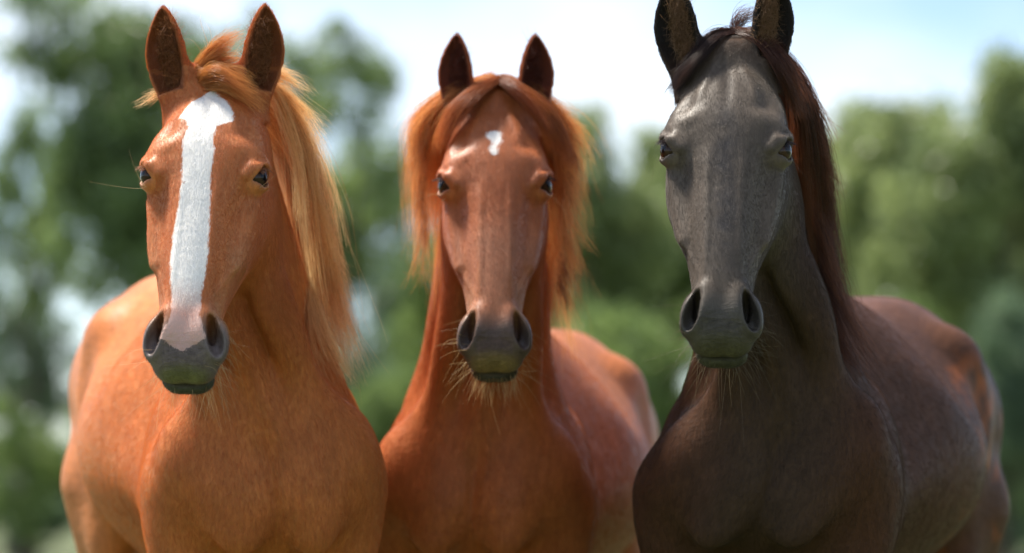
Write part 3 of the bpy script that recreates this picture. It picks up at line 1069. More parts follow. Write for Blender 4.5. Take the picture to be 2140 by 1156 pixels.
def build_horse(h):
    f = pose_fn(h)
    kind = h['kind']
    pw = f(REST)
    feet = f(np.array([[0, 1.2, 0.0]]))[0]
    root = empty(h['name'], (feet[0], feet[1], 0))
    loc = np.array([feet[0], feet[1], 0.0])
    # stretch the legs so that the hooves stand on the ground
    za = f(np.array([[0, .54, 0.0]]))[0][2]; zb = f(np.array([[0, 1.90, 0.0]]))[0][2]
    ca = f(np.array([[0, .54, 0.0]]))[0]; cb = f(np.array([[0, 1.90, 0.0]]))[0]
    low = smooth01(1.0, .25, REST[:, 2])
    def ground(pts, rest_z):
        w = ((pts - ca)[:, :2] @ (cb - ca)[:2]) / ((cb - ca)[:2] @ (cb - ca)[:2])
        q = pts.copy(); q[:, 2] -= (za + (zb - za) * np.clip(w, -.1, 1.1)) * smooth01(1.0, .25, rest_z); return q
    pw = ground(pw, REST[:, 2])
    tag(root, h['label'], 'horse', 'horses standing side by side')
    body = np_mesh('body', pw - loc, QUADS, h['mat'], root)
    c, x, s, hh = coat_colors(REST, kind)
    c4 = np.ones((len(c), 4)); c4[:, :3] = c
    attr(body.data, 'coat', 'FLOAT_COLOR', 'POINT', c4)
    attr(body.data, 'hd', 'FLOAT_VECTOR', 'POINT', np.stack([x, s, hh], 1))
    attr(body.data, 'rest', 'FLOAT_VECTOR', 'POINT', REST)
    attr(body.data, 'headness', 'FLOAT', 'POINT', HEADNESS)
    attr(body.data, 'muzzle', 'FLOAT', 'POINT', MUZZ * .85)
    # eyes
    for sg in (-1, 1):
        V, F, I = uv_sphere(EYE_C, EYE_R, EYE_O)
        V = V * np.array([sg, 1, 1])
        if sg < 0: F = F[:, ::-1]
        e = np_mesh('eye', f(V) - loc, F, M_EYE, root)
        attr(e.data, 'iris', 'FLOAT', 'POINT', I)
    for (cx, cy) in ((.13, .51), (-.13, .51), (.13, 1.86), (-.13, 1.86)):
        V, F = hoof((cx, cy, 0))
        q = ground(f(V), V[:, 2])
        np_mesh('hoof', q - loc, F, M_HOOF, root)
    # short coat standing off the skin
    g = np.random.default_rng(h['seed'])
    tri = np.concatenate([QUADS[:, :3], QUADS[:, [0, 2, 3]]])
    A, B, Cc = pw[tri[:, 0]], pw[tri[:, 1]], pw[tri[:, 2]]
    nr = np.cross(B - A, Cc - A); ar = np.linalg.norm(nr, axis=1) / 2
    nr /= (2 * ar[:, None] + 1e-12)
    rc = REST[tri].mean(1)
    isear = (rc[:, 2] > 1.70) & (rc[:, 1] > .26)
    wgt = ar * smooth01(1.55, .75, rc[:, 1]) * (rc[:, 2] > .84) * np.where(nr[:, 1] < .45, 1, .15)
    xh, sh, hh2 = to_head(rc)
    wgt = wgt * (1 + 2.0 * smooth01(-.33, -.24, hh2) * smooth01(.46, .38, rc[:, 1])) * np.where(isear, 3.0, 1)
    wgt = wgt * np.where((sh > .49) & (rc[:, 1] < .25), .25, 1)
    eyed = np.linalg.norm(np.stack([np.abs(rc[:, 0]), rc[:, 1], rc[:, 2]], 1) - EYE_C, axis=1)
    wgt = wgt * (eyed > .033)
    N = h['fuzz']
    ti = g.choice(len(tri), N, p=wgt / wgt.sum())
    u = g.random(N); v = g.random(N); sw = u + v > 1
    u[sw] = 1 - u[sw]; v[sw] = 1 - v[sw]
    bc = np.stack([1 - u - v, u, v], 1)
    rt = (pw[tri[ti]] * bc[:, :, None]).sum(1)
    rr = (REST[tri[ti]] * bc[:, :, None]).sum(1)
    nn = nr[ti]
    xr, sr, hr = to_head(rr)
    hd_ = (smooth01(.36, .30, rr[:, 1]) * smooth01(1.06, 1.12, rr[:, 2]) * smooth01(-.29, -.22, hr))[:, None]
    ea = isear[ti][:, None]
    Rh = rot(*h['head'])
    flow = hd_ * (Rh @ HF)[None, :] + (1 - hd_) * np.array([0, .35, -1.0])[None, :]
    flow = np.where((sr < .06)[:, None] & (hd_ > .5), -flow * .6 + flow * 1.2, flow)
    flow = np.where(ea, np.array([0, 0, 1.0])[None, :], flow)
    wv_ = np.stack([noise3(rr * 22, 31), noise3(rr * 22, 32), noise3(rr * 22, 33)], 1)
    flow = flow + g.normal(size=flow.shape) * .16 + wv_ * .28
    tan = flow - nn * (flow * nn).sum(1, keepdims=True)
    tan /= np.linalg.norm(tan, axis=1, keepdims=True) + 1e-9
    bodyw = 1 - hd_[:, 0]
    ln = (.0038 + .0035 * g.random(N)) * np.where(ea[:, 0], 1.35, 1.0 + 1.1 * bodyw)
    lift = (.34 - .16 * bodyw)[:, None]
    d1 = tan * .88 + nn * lift; d2 = tan * 1.0 + nn * lift * .35
    p1 = rt + d1 * (ln * .5)[:, None]; p2 = p1 + d2 * (ln * .5)[:, None]
    pts = np.stack([rt - nn * .0005, p1, p2], 1)
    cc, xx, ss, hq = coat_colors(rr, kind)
    mk = mark_mask(h['mark'], xx, ss, hq)
    cc = lerp(cc, (.86, .83, .79), mk)
    if h['mark'] is BLAZE:
        cc = lerp(cc, (.68, .43, .36), mk * smooth01(.44, .50, ss))
    cc *= (0.78 + .44 * g.random(N))[:, None] * h.get('fuzz_tone', 1.0)
    if kind == 'chestnut': cc = np.where(ea, cc * np.array([1.25, 1.2, 1.1]), cc)
    hair_obj('coat', pts, .00013, .00004, np.clip(cc, 0, .95), M_FUZZ, root, loc)
    # long curls inside the ears
    rca = rc.copy(); rca[:, 0] = np.abs(rca[:, 0])
    la, lt = ear_sdf(rca, local=True)
    m = np.where((np.abs(la + .1) < h.get('ear_strip', .6)) & (lt < .85) & (lt > .16) & (ear_sdf(rca, True) < .001) & (rc[:, 2] > 1.645) & (rc[:, 1] > .26) & (nr[:, 1] < -.1))[0]
    if len(m):
        N2 = h['ear_hair']
        ti = g.choice(m, N2)
        rt = (pw[tri[ti]]).mean(1) + g.normal(size=(N2, 3)) * .0015
        nn = nr[ti]
        t = np.linspace(0, 1, 5)[None, :, None]
        sd_ = np.sign(rc[ti, 0])[:, None]
        dr = nn * .5 + np.concatenate([-sd_ * .5 + g.normal(size=(N2, 1)) * .45, np.full((N2, 1), -.4), g.normal(size=(N2, 1)) * .8 + .1], 1)
        dr /= np.linalg.norm(dr, axis=1, keepdims=True)
        L = (.014 + .018 * g.random(N2))[:, None, None]
        curl = g.normal(size=(N2, 1, 3)) * .006
        pts = rt[:, None, :] + dr[:, None, :] * t * L + curl * t ** 2
        col = np.array(h['ear_col'])[None, :] * (.5 + 1.0 * g.random((N2, 1)))
        hair_obj('ear_hair', pts, .00030, .00008, col, M_FUZZ, root, loc)
    # lashes
    from mathutils.bvhtree import BVHTree
    bvh = BVHTree.FromPolygons([tuple(v) for v in pw.tolist()], QUADS.tolist())
    def keep_out(q, gap=.003):
        sh = q.shape; flat = q.reshape(-1, 3).copy()
        for i_, v in enumerate(flat.tolist()):
            hit = bvh.find_nearest(v, .16)
            if hit[0] is None: continue
            co, no = hit[0], hit[1]
            dx = (v[0] - co[0]) * no[0] + (v[1] - co[1]) * no[1] + (v[2] - co[2]) * no[2]
            if dx < gap:
                k_ = gap * (1 + (i_ * 7919 % 97) / 60)
                flat[i_] = (co[0] + no[0] * k_, co[1] + no[1] * k_, co[2] + no[2] * k_)
        r = flat.reshape(sh)
        r[:, 0] = q[:, 0]
        # take the kinks out
        for _ in range(2):
            r[:, 1:-1] = r[:, 1:-1] * .5 + (r[:, :-2] + r[:, 2:]) * .25
        return r
    # mane, forelock, whiskers are given as locks
    for nm, lst in h['locks'].items():
        allp, allc = [], []
        mm = 14
        for k, L in enumerate(lst):
            kw = dict(L[2]) if len(L) > 2 else {}
            c0 = np.array(kw.pop('c0', h['mane'][0])); c1 = np.array(kw.pop('c1', h['mane'][1]))
            q, u, ci = patch(L[0], L[1], m=mm, seed=h['seed'] * 50 + k, **kw)
            gg = np.random.default_rng(k + 5)
            cm = np.clip(gg.random(ci.max() + 1)[ci] * .75 + gg.random(len(u)) * .5 - .12, 0, 1)
            allp.append(keep_out(q)); allc.append(c0[None, :] * (1 - cm[:, None]) + c1[None, :] * cm[:, None])
        hair_obj(nm, np.concatenate(allp), h.get('thick', .00030), .00008, np.concatenate(allc), M_HAIR, root, loc)
    # whiskers: on muzzle, chin and around the eyes
    W_, WC = [], []
    def whisk(n, area, length, droop, col, curl=.3):
        for _ in range(n):
            x0, s0, h0, dx, ds, dh = area()
            sg = g.choice([-1, 1])
            r0 = np.array([[sg * x0, 0, 0]]) + HO + HF * s0 + HN * h0
            d = np.array([sg * dx, 0, 0]) + HF * ds + HN * dh
            # march out to the surface
            q = r0.copy()
            for _k in range(12):
                dist = sdf(np.abs(q) * np.array([1, 0, 0]) + q * np.array([0, 1, 1]))[0]
                if dist > -.0008: break
                q = q + d / np.linalg.norm(d) * max(-dist, .001)
            Ln = length * (.5 + g.random())
            dd = Rh @ (d / np.linalg.norm(d)) + g.normal(size=3) * curl * .5
            p0 = f(q)[0]
            t = np.linspace(0, 1, 8)[:, None]
            bend = g.normal(size=3) * curl * Ln + np.array([0, 0, -droop * Ln])
            W_.append(p0 + dd * t * Ln + bend * t ** 2); WC.append(np.array(col) * (.7 + .6 * g.random()))
    wc = h['whisk']
    whisk(h['nw'][0], lambda: (g.uniform(.0, .04), g.uniform(.555, .60), g.uniform(-.135, -.09), g.uniform(0, .6), .9, -.4), h['beard'], .5, wc, .25)
    whisk(h['nw'][1], lambda: (g.uniform(.02, .05), g.uniform(.44, .57), g.uniform(-.12, -.07), 1.0, g.uniform(.1, .8), -.2), .035, .5, wc, .4)
    whisk(h['nw'][2], lambda: (g.uniform(.03, .055), g.uniform(.48, .59), g.uniform(-.06, -.03), 1.0, g.uniform(-.1, .5), .3), .034, .3, wc, .3)
    whisk(h['nw'][3], lambda: (.088 + g.uniform(-.004, .004), .193 + g.choice([-.022, .022, .026]), -.004, 1.0, g.uniform(-.2, .6), .3), .030, .3, wc, .8)
    whisk(h['nw'][4], lambda: (g.uniform(.0, .04), g.uniform(.38, .55), g.uniform(-.15, -.11), g.uniform(.1, .9), g.uniform(.1, .6), -.8), .045, .8, wc, .4)
    hair_obj('whiskers', np.array(W_), .00020, .00006, np.array(WC), M_WHISK, root, loc)
    # lashes: a fringe over the upper lid
    Lp, Lc = [], []
    for sg in (-1, 1):
        for _ in range(70):
            a = g.uniform(-1.1, 1.1)
            e0 = EYE_C + EYE_O * .0262 + EYE_L * (.016 * math.sin(a)) + EYE_S * (.0125 * math.cos(a))
            d = EYE_O * .9 + EYE_L * .25 * math.sin(a) + EYE_S * .1 + np.array([0, 0, -.45])
            L = .010 + .006 * g.random()
            t = np.linspace(0, 1, 5)[:, None]
            q = e0 + d * t * L + np.array([0, 0, -.004]) * t ** 2 + g.normal(size=3) * .0015 * t
            q = q * np.array([sg, 1, 1])
            Lp.append(f(q)); Lc.append(np.array(h['lash']) * (.7 + .6 * g.random()))
    hair_obj('eyelashes', np.array(Lp), .00022, .00006, np.array(Lc), M_WHISK, root, loc)
    # tail hanging behind
    nt = 1200
    t = np.linspace(0, 1, 12)[None, :, None]
    r0 = np.array([[0, 2.045, 1.30]]) + g.normal(size=(nt, 3)) * np.array([.018, .01, .02])
    rw = f(r0)
    back = rot(*h['trunk']) @ np.array([0, 1.0, 0])
    Lt = .55 + .25 * g.random((nt, 1, 1))
    pts = rw[:, None, :] + back[None, None, :] * (.11 * np.sin(t * 1.6)) + np.array([0, 0, -1.0]) * t * Lt + g.normal(size=(nt, 1, 3)) * np.array([.035, .03, 0]) * t
    cm = g.random((nt, 1))
    hair_obj('tail', pts, .0007, .0003, np.array(h['mane'][0]) * (1 - cm) + np.array(h['mane'][1]) * cm, M_HAIR, root, loc)
    return root


M1 = coat_material('chestnut_coat', BLAZE, .48, .05, (1, .65, .4), muzzle_pink=True, mark_rag=.005)
M2 = coat_material('red_coat', STAR, .46, .05, (1, .6, .4), mark_rag=.008)
M3 = coat_material('dark_coat', None, .48, .0, (1, .8, .6), spec=.26, spb=.25)

#LOCKS#
H1_LOCKS = {
    'mane': [
        ([[(525, 150, 6.42), (575, 200, 6.42), (612, 330, 6.45), (622, 450, 6.47), (640, 600, 6.50), (668, 720, 6.55)],
          [(520, 150, 6.46), (590, 205, 6.47), (656, 305, 6.50), (674, 450, 6.52), (690, 595, 6.55), (724, 730, 6.58)],
          [(530, 165, 6.52), (600, 250, 6.55), (664, 380, 6.58), (690, 520, 6.60), (712, 660, 6.56), (742, 800, 6.54)],
          [(540, 250, 6.60), (610, 330, 6.62), (655, 480, 6.64), (692, 620, 6.66), (725, 740, 6.58), (742, 815, 6.56)],
          [(560, 300, 6.72), (612, 400, 6.66), (640, 520, 6.64), (662, 640, 6.60), (700, 740, 6.54), (738, 806, 6.54)],
          [(560, 380, 6.75), (630, 470, 6.70), (660, 600, 6.70), (700, 700, 6.60), (738, 790, 6.60)]],
         3000, dict(clumps=110, spread=(.013, .016, .010), frizz=.009, lenvar=.50, clump_amt=.93, ease=.6)),
        ([[(560, 260, 6.66), (600, 360, 6.62), (620, 480, 6.60), (640, 600, 6.56), (668, 700, 6.52), (712, 775, 6.50)],
          [(570, 300, 6.70), (612, 420, 6.64), (636, 560, 6.60), (658, 660, 6.56), (690, 735, 6.52), (730, 800, 6.52)]],
         1500, dict(clumps=40, spread=(.007, .010, .006), frizz=.005, lenvar=.4)),
        ([[(520, 150, 6.42), (570, 135, 6.40), (620, 150, 6.40), (672, 182, 6.40)],
          [(530, 160, 6.42), (580, 165, 6.42), (630, 200, 6.42), (672, 245, 6.42)],
          [(540, 180, 6.45), (600, 220, 6.45), (650, 280, 6.46), (690, 345, 6.48)]],
         420, dict(clumps=12, spread=(.005, .01, .006), frizz=.008, lenvar=.5, c0=(.62, .32, .10), c1=(.8, .52, .24))),
        ([[(620, 300, 6.46), (670, 420, 6.50), (700, 520, 6.52), (728, 560, 6.52)],
          [(650, 420, 6.55), (690, 530, 6.58), (712, 600, 6.60), (742, 636, 6.60)],
          [(670, 560, 6.60), (700, 630, 6.62), (722, 680, 6.64), (742, 706, 6.64)]],
         420, dict(clumps=14, spread=(.006, .01, .006), frizz=.008, lenvar=.5, c0=(.62, .32, .10), c1=(.8, .52, .24))),
        ([[(350, 180, 6.42), (320, 200, 6.42), (270, 228, 6.42)], [(345, 190, 6.42), (325, 195, 6.42), (280, 215, 6.42)]],
         50, dict(clumps=3, spread=(.003, .004, .003), lenvar=.4)),
    ],
    'forelock': [
        ([[(408, 160, 6.36), (430, 118, 6.34), (470, 92, 6.34), (505, 78, 6.35)],
          [(412, 165, 6.35), (445, 128, 6.33), (485, 115, 6.33), (520, 150, 6.34)],
          [(420, 170, 6.33), (455, 148, 6.30), (500, 168, 6.29), (545, 200, 6.30), (590, 232, 6.34)],
          [(428, 184, 6.31), (465, 176, 6.28), (515, 200, 6.28), (565, 240, 6.31)]],
         1900, dict(clumps=26, spread=(.006, .008, .006), frizz=.005, lenvar=.4, c0=(.40, .13, .03), c1=(.62, .28, .08))),
        ([[(440, 150, 6.36), (420, 90, 6.38), (400, 60, 6.40)], [(470, 140, 6.36), (500, 90, 6.36), (545, 60, 6.36)]],
         40, dict(clumps=14, spread=(.012, .01, .01), frizz=.01, lenvar=.6)),
    ],
}
H2_LOCKS = {
    'mane': [
        ([[(1000, 200, 6.95), (950, 300, 6.98), (935, 450, 7.02), (925, 600, 7.05)], [(1000, 200, 6.97), (925, 290, 6.97), (905, 430, 7.0), (895, 560, 7.02)]],
         1500, dict(clumps=20, spread=(.008, .012, .007), frizz=.006, lenvar=.5)),
        ([[(1030, 166, 6.84), (945, 205, 6.83), (890, 270, 6.84), (886, 350, 6.88), (896, 450, 6.90), (905, 560, 6.92)],
          [(1025, 166, 6.88), (930, 200, 6.86), (868, 255, 6.88), (872, 330, 6.90), (882, 440, 6.92), (880, 595, 6.95)],
          [(1000, 190, 6.95), (925, 300, 6.95), (900, 420, 6.97), (895, 520, 6.98), (905, 620, 7.00)]],
         2800, dict(clumps=70, spread=(.011, .014, .010), frizz=.016, lenvar=.66, clump_amt=.93, ease=.55)),
        ([[(1050, 166, 6.84), (1130, 203, 6.83), (1190, 265, 6.84), (1222, 330, 6.88), (1212, 400, 6.90)],
          [(1060, 170, 6.90), (1145, 240, 6.90), (1188, 350, 6.92), (1185, 470, 6.95), (1207, 590, 6.97)],
          [(1080, 200, 6.95), (1150, 330, 6.97), (1168, 480, 7.00), (1175, 600, 7.00), (1190, 700, 7.02)],
          [(1100, 400, 7.10), (1140, 500, 7.08), (1150, 620, 7.04), (1165, 720, 7.02), (1190, 815, 7.00)]],
         3500, dict(clumps=84, spread=(.011, .014, .010), frizz=.016, lenvar=.66, clump_amt=.93, ease=.55)),
        ([[(930, 210, 6.84), (890, 235, 6.84), (862, 262, 6.84)], [(900, 240, 6.84), (870, 290, 6.84), (858, 316, 6.84)], [(890, 300, 6.86), (872, 360, 6.86), (864, 400, 6.86)], [(885, 400, 6.86), (880, 460, 6.86), (874, 520, 6.86)], [(890, 500, 6.86), (880, 560, 6.86), (868, 606, 6.86)]],
         420, dict(clumps=30, spread=(.008, .01, .012), frizz=.010, lenvar=.5)),
        ([[(1150, 215, 6.84), (1190, 238, 6.84), (1215, 268, 6.84)], [(1180, 260, 6.84), (1215, 290, 6.84), (1238, 308, 6.84)], [(1190, 330, 6.86), (1215, 355, 6.86), (1222, 390, 6.86)], [(1180, 430, 6.86), (1200, 500, 6.86), (1210, 540, 6.86)], [(1180, 520, 6.9), (1198, 580, 6.9), (1210, 612, 6.9)], [(1165, 600, 6.95), (1180, 660, 6.95), (1188, 705, 6.95)]],
         560, dict(clumps=36, spread=(.008, .01, .012), frizz=.010, lenvar=.5)),
    ],
    'forelock': [
        ([[(1040, 166, 6.83), (985, 190, 6.79), (935, 235, 6.77), (908, 300, 6.78), (902, 360, 6.82)],
          [(1042, 172, 6.81), (1000, 195, 6.77), (960, 235, 6.75), (930, 290, 6.75), (912, 330, 6.78)]],
         1500, dict(clumps=22, spread=(.005, .006, .005), frizz=.004, lenvar=.5, c0=(.22, .05, .015), c1=(.5, .16, .04))),
        ([[(1046, 166, 6.83), (1095, 190, 6.79), (1150, 235, 6.77), (1180, 300, 6.78), (1190, 360, 6.82)],
          [(1044, 172, 6.81), (1085, 195, 6.77), (1130, 240, 6.75), (1162, 290, 6.75), (1180, 330, 6.78)]],
         1500, dict(clumps=22, spread=(.005, .006, .005), frizz=.004, lenvar=.5, c0=(.22, .05, .015), c1=(.5, .16, .04))),
    ],
}
H3_LOCKS = {
    'mane': [
        ([[(1600, 90, 6.40), (1650, 150, 6.38), (1672, 260, 6.40), (1676, 380, 6.44), (1674, 520, 6.50), (1690, 640, 6.55)],
          [(1600, 90, 6.42), (1662, 150, 6.42), (1702, 250, 6.45), (1722, 370, 6.50), (1730, 480, 6.55), (1738, 600, 6.60)],
          [(1620, 120, 6.50), (1680, 220, 6.50), (1700, 380, 6.55), (1715, 540, 6.60), (1760, 700, 6.50), (1832, 812, 6.50)],
          [(1630, 200, 6.60), (1680, 350, 6.60), (1688, 500, 6.62), (1708, 640, 6.56), (1758, 740, 6.50), (1825, 806, 6.50)],
          [(1640, 400, 6.80), (1668, 520, 6.75), (1695, 650, 6.58), (1752, 740, 6.54), (1815, 795, 6.54)]],
         5600, dict(clumps=100, spread=(.010, .014, .008), frizz=.009, lenvar=.45, clump_amt=.93, ease=.6)),
        ([[(1690, 380, 6.50), (1725, 460, 6.50), (1745, 540, 6.50), (1754, 600, 6.50)],
          [(1700, 480, 6.52), (1735, 560, 6.52), (1758, 630, 6.52), (1785, 690, 6.52)],
          [(1720, 600, 6.52), (1760, 680, 6.50), (1800, 745, 6.48), (1838, 812, 6.48)]],
         500, dict(clumps=26, spread=(.008, .01, .008), frizz=.008, lenvar=.5, c0=(.05, .018, .012), c1=(.26, .09, .035))),
        ([[(1650, 150, 6.42), (1690, 200, 6.42), (1720, 260, 6.42), (1745, 330, 6.44)],
          [(1670, 250, 6.45), (1710, 330, 6.46), (1738, 400, 6.48), (1756, 470, 6.50)]],
         420, dict(clumps=16, spread=(.006, .01, .006), frizz=.008, lenvar=.5, c0=(.10, .03, .014), c1=(.26, .09, .035))),
    ],
    'forelock': [
        ([[(1535, 75, 6.34), (1490, 90, 6.31), (1450, 130, 6.28), (1415, 175, 6.28), (1388, 215, 6.30)],
          [(1535, 68, 6.36), (1490, 72, 6.34), (1452, 110, 6.31), (1425, 150, 6.31), (1400, 190, 6.32)]],
         1300, dict(clumps=16, spread=(.004, .005, .004), frizz=.004, lenvar=.5, c0=(.015, .009, .008), c1=(.05, .02, .012))),
        ([[(1540, 75, 6.34), (1590, 95, 6.31), (1635, 150, 6.29), (1665, 215, 6.31), (1690, 270, 6.34)],
          [(1540, 68, 6.36), (1600, 75, 6.34), (1645, 130, 6.32), (1680, 190, 6.34), (1715, 250, 6.36)]],
         1500, dict(clumps=20, spread=(.005, .006, .005), frizz=.005, lenvar=.5, c0=(.03, .012, .009), c1=(.16, .05, .02))),
        ([[(1532, 75, 6.37), (1535, 40, 6.38), (1560, 18, 6.38), (1600, 22, 6.38)],
          [(1540, 75, 6.37), (1550, 50, 6.38), (1580, 38, 6.38), (1610, 55, 6.38)]],
         130, dict(clumps=14, spread=(.005, .008, .006), frizz=.006, lenvar=.3)),
    ],
}

# ------------------------------------------------------------------ ground
def field():
    g = np.random.default_rng(4)
    r = np.concatenate([np.linspace(0, 40, 50), np.geomspace(42, 1500, 30)])
    a = np.linspace(0, 2 * math.pi, 97)[:-1]
    V = [(0, 0, 0)]
    for q in r[1:]:
        for t in a:
            x, y = q * math.cos(t), q * math.sin(t)
            V.append((x, y, (-.03 + .03 * math.sin(x * .7 + 1.3 * math.cos(y * .5)) * math.cos(y * .6)) * min(1, max(0, (q - 4) / 8))))
    n = len(a); F = []
    for j in range(len(r) - 2):
        for i in range(n):
            F.append((1 + j * n + i, 1 + (j + 1) * n + i, 1 + (j + 1) * n + (i + 1) % n, 1 + j * n + (i + 1) % n))
    F = F + [(0, 1 + i, 1 + (i + 1) % n, 1 + (i + 1) % n) for i in range(0)]
    V = np.array(V, float); V[1:n + 1, :2] *= 0.02          # close the middle
    m, nn, l = new_mat('meadow')
    out = nn.new('ShaderNodeOutputMaterial'); bs = nn.new('ShaderNodeBsdfPrincipled')
    l.new(bs.outputs[0], out.inputs['Surface'])
    tc = nn.new('ShaderNodeTexCoord')
    t1 = nn.new('ShaderNodeTexNoise'); t1.inputs['Scale'].default_value = .6; t1.inputs['Detail'].default_value = 8
    l.new(tc.outputs['Object'], t1.inputs['Vector'])
    rp = nn.new('ShaderNodeValToRGB')
    rp.color_ramp.elements[0].position = .3; rp.color_ramp.elements[0].color = (.085, .11, .035, 1)
    rp.color_ramp.elements[1].position = .7; rp.color_ramp.elements[1].color = (.15, .175, .075, 1)
    l.new(t1.outputs['Fac'], rp.inputs['Fac']); l.new(rp.outputs[0], bs.inputs['Base Color'])
    bs.inputs['Roughness'].default_value = .9
    t2 = nn.new('ShaderNodeTexNoise'); t2.inputs['Scale'].default_value = 40; t2.inputs['Detail'].default_value = 4
    l.new(tc.outputs['Object'], t2.inputs['Vector'])
    bp = nn.new('ShaderNodeBump'); bp.inputs['Distance'].default_value = .05; l.new(t2.outputs['Fac'], bp.inputs['Height'])
    l.new(bp.outputs[0], bs.inputs['Normal'])
    o = np_mesh('ground', V, np.array(F), m)
    tag(o, 'green meadow the three horses stand in', kind='structure')


field()


# ------------------------------------------------------------------ trees
def leaf_material(name, col, trans=.5, gloss=.28):
    m, n, l = new_mat(name)
    out = n.new('ShaderNodeOutputMaterial')
    gi = n.new('ShaderNodeAttribute'); gi.attribute_name = 'tone'
    rp = n.new('ShaderNodeValToRGB')
    rp.color_ramp.elements[0].color = (*[c * .55 for c in col], 1)
    rp.color_ramp.elements[1].color = (col[0] * 1.7, col[1] * 1.45, col[2] * 1.3, 1)
    l.new(gi.outputs['Fac'], rp.inputs['Fac'])
    b = n.new('ShaderNodeBsdfPrincipled'); b.inputs['Roughness'].default_value = gloss
    t = n.new('ShaderNodeBsdfTranslucent')
    ms = n.new('ShaderNodeMixShader'); ms.inputs[0].default_value = trans
    l.new(rp.outputs[0], b.inputs['Base Color']); l.new(rp.outputs[0], t.inputs['Color'])
    l.new(b.outputs[0], ms.inputs[1]); l.new(t.outputs[0], ms.inputs[2])
    l.new(ms.outputs[0], out.inputs['Surface'])
    return m


def crown_mesh(name, seed, lobes, clumps, per, leaf, mat, cs=.09):
    """unit crown, about 1 in radius and 1.2 tall, centred at the origin"""
    g = np.random.default_rng(seed)
    L = [(np.array([0, 0, 0.0]), .62)]
    for _ in range(lobes):
        d = g.normal(size=3); d /= np.linalg.norm(d)
        L.append((d * g.uniform(.35, .72) * np.array([1, 1, 1.05]), g.uniform(.24, .42)))
    cs_, tone = [], []
    while len(cs_) < clumps:
        c, r = L[g.integers(len(L))]
        d = g.normal(size=3); d /= np.linalg.norm(d)
        cs_.append(c + d * r * g.uniform(.55, 1.0)); tone.append(g.random())
    cs_ = np.array(cs_); tone = np.array(tone)
    ci = np.repeat(np.arange(clumps), per)
    N = len(ci)
    p = cs_[ci] + g.normal(size=(N, 3)) * cs * np.array([1, 1, .7])
    a = g.normal(size=(N, 3)); a /= np.linalg.norm(a, axis=1, keepdims=True)
    b = np.cross(a, g.normal(size=(N, 3))); b /= np.linalg.norm(b, axis=1, keepdims=True)
    s = leaf * g.uniform(.6, 1.4, (N, 1))
    V = np.stack([p - a * s, p + b * s * .45, p + a * s, p - b * s * .45], 1).reshape(-1, 3)
    F = np.arange(4 * N).reshape(N, 4)
    o = np_mesh(name, V, F, mat, smooth=False)
    tn = np.clip(tone[ci] * .7 + g.random(N) * .3, 0, 1)
    attr(o.data, 'tone', 'FLOAT', 'FACE', tn)
    me = o.data
    bpy.data.objects.remove(o)
    return me


M_BARK = simple_mat('bark', (.07, .055, .04), .9, 12, .4)


def trunk_mesh(seed, H, R, crown_c, crown_r):
    """tapered trunk with limbs reaching into the crown"""
    g = np.random.default_rng(seed)
    V, F = [], []
    def tube(pts, r0, r1, n=8):
        base = len(V)
        pts = np.array(pts)
        for k, q in enumerate(pts):
            t = k / (len(pts) - 1)
            r = r0 * (1 - t) + r1 * t
            d = pts[min(k + 1, len(pts) - 1)] - pts[max(k - 1, 0)]; d /= np.linalg.norm(d)
            u = np.cross(d, [0.3, 1, 0.1]); u /= np.linalg.norm(u); w = np.cross(d, u)
            for i in range(n):
                a = 2 * math.pi * i / n
                V.append(q + r * (math.cos(a) * u + math.sin(a) * w))
        for k in range(len(pts) - 1):
            for i in range(n):
                F.append((base + k * n + i, base + k * n + (i + 1) % n, base + (k + 1) * n + (i + 1) % n, base + (k + 1) * n + i))
    top = crown_c + crown_r * .5
    sp = [np.array([g.normal() * .12 * t, g.normal() * .12 * t, top * t]) for t in np.linspace(0, 1, 6)]
    sp[0] = np.array([0, 0, -.1])
    tube(sp, R, R * .25)
    for k in range(9):
        t = g.uniform(.35, .9)
        b = np.array([0, 0, top * t])
        d = np.array([g.normal(), g.normal(), g.uniform(.3, .9)]); d[:2] /= np.linalg.norm(d[:2])
        L = crown_r * g.uniform(.5, .8)
        e = b + d * L
        tube([b, (b + e) / 2 + g.normal(size=3) * .1 * L, e], R * .4 * (1.1 - t * .6), R * .08, 6)
    return np.array(V), np.array(F)


LEAFS = {
    'dark': leaf_material('leaf_dark', (.17, .27, .11)),
    'mid': leaf_material('leaf_mid', (.20, .31, .11)),
    'light': leaf_material('leaf_light', (.27, .37, .17)),
    'blue': leaf_material('leaf_bluish', (.16, .26, .16)),
}
_cm = {}


def crown_for(tone, variant):
    if (tone, variant) not in _cm:
        per = (100, 60, 120)[variant]
        _cm[(tone, variant)] = crown_mesh('crown', 20 + variant * 7 + len(tone), (9, 7, 12)[variant], (190, 120, 230)[variant], per, (.034, .036, .034)[variant], LEAFS[tone], (.085, .075, .08)[variant])
    return _cm[(tone, variant)]


def tree(name, px, D, top, width, tone, variant, label, bottom=None, seed=0, cat='tree', group=None):
    """a tree whose crown spans `width` photo pixels round px, its top at photo row `top`"""
    k = D / 7500
    x = (px - 1070) * k; y = D - 6
    ztop = 1.0 + (1040 - top) * k
    zbot = 1.0 + (1040 - bottom) * k if bottom is not None else ztop * .28
    zbot = max(zbot, .15)
    R = width * k / 2
    root = empty(name, (x, y, 0))
    tag(root, label, cat, group)
    cz = (ztop + zbot) / 2; rz = (ztop - zbot) / 2 / .98
    c = bpy.data.objects.new('crown', crown_for(tone, variant))
    COL.objects.link(c); c.parent = root
    c.location = (0, 0, cz); c.scale = (R, R, rz)
    c.rotation_euler = (0, 0, seed * 1.7)
    V, F = trunk_mesh(seed, ztop, max(.05, R * .07), cz, min(R, rz))
    np_mesh('trunk', V, F, M_BARK, root)
    return root


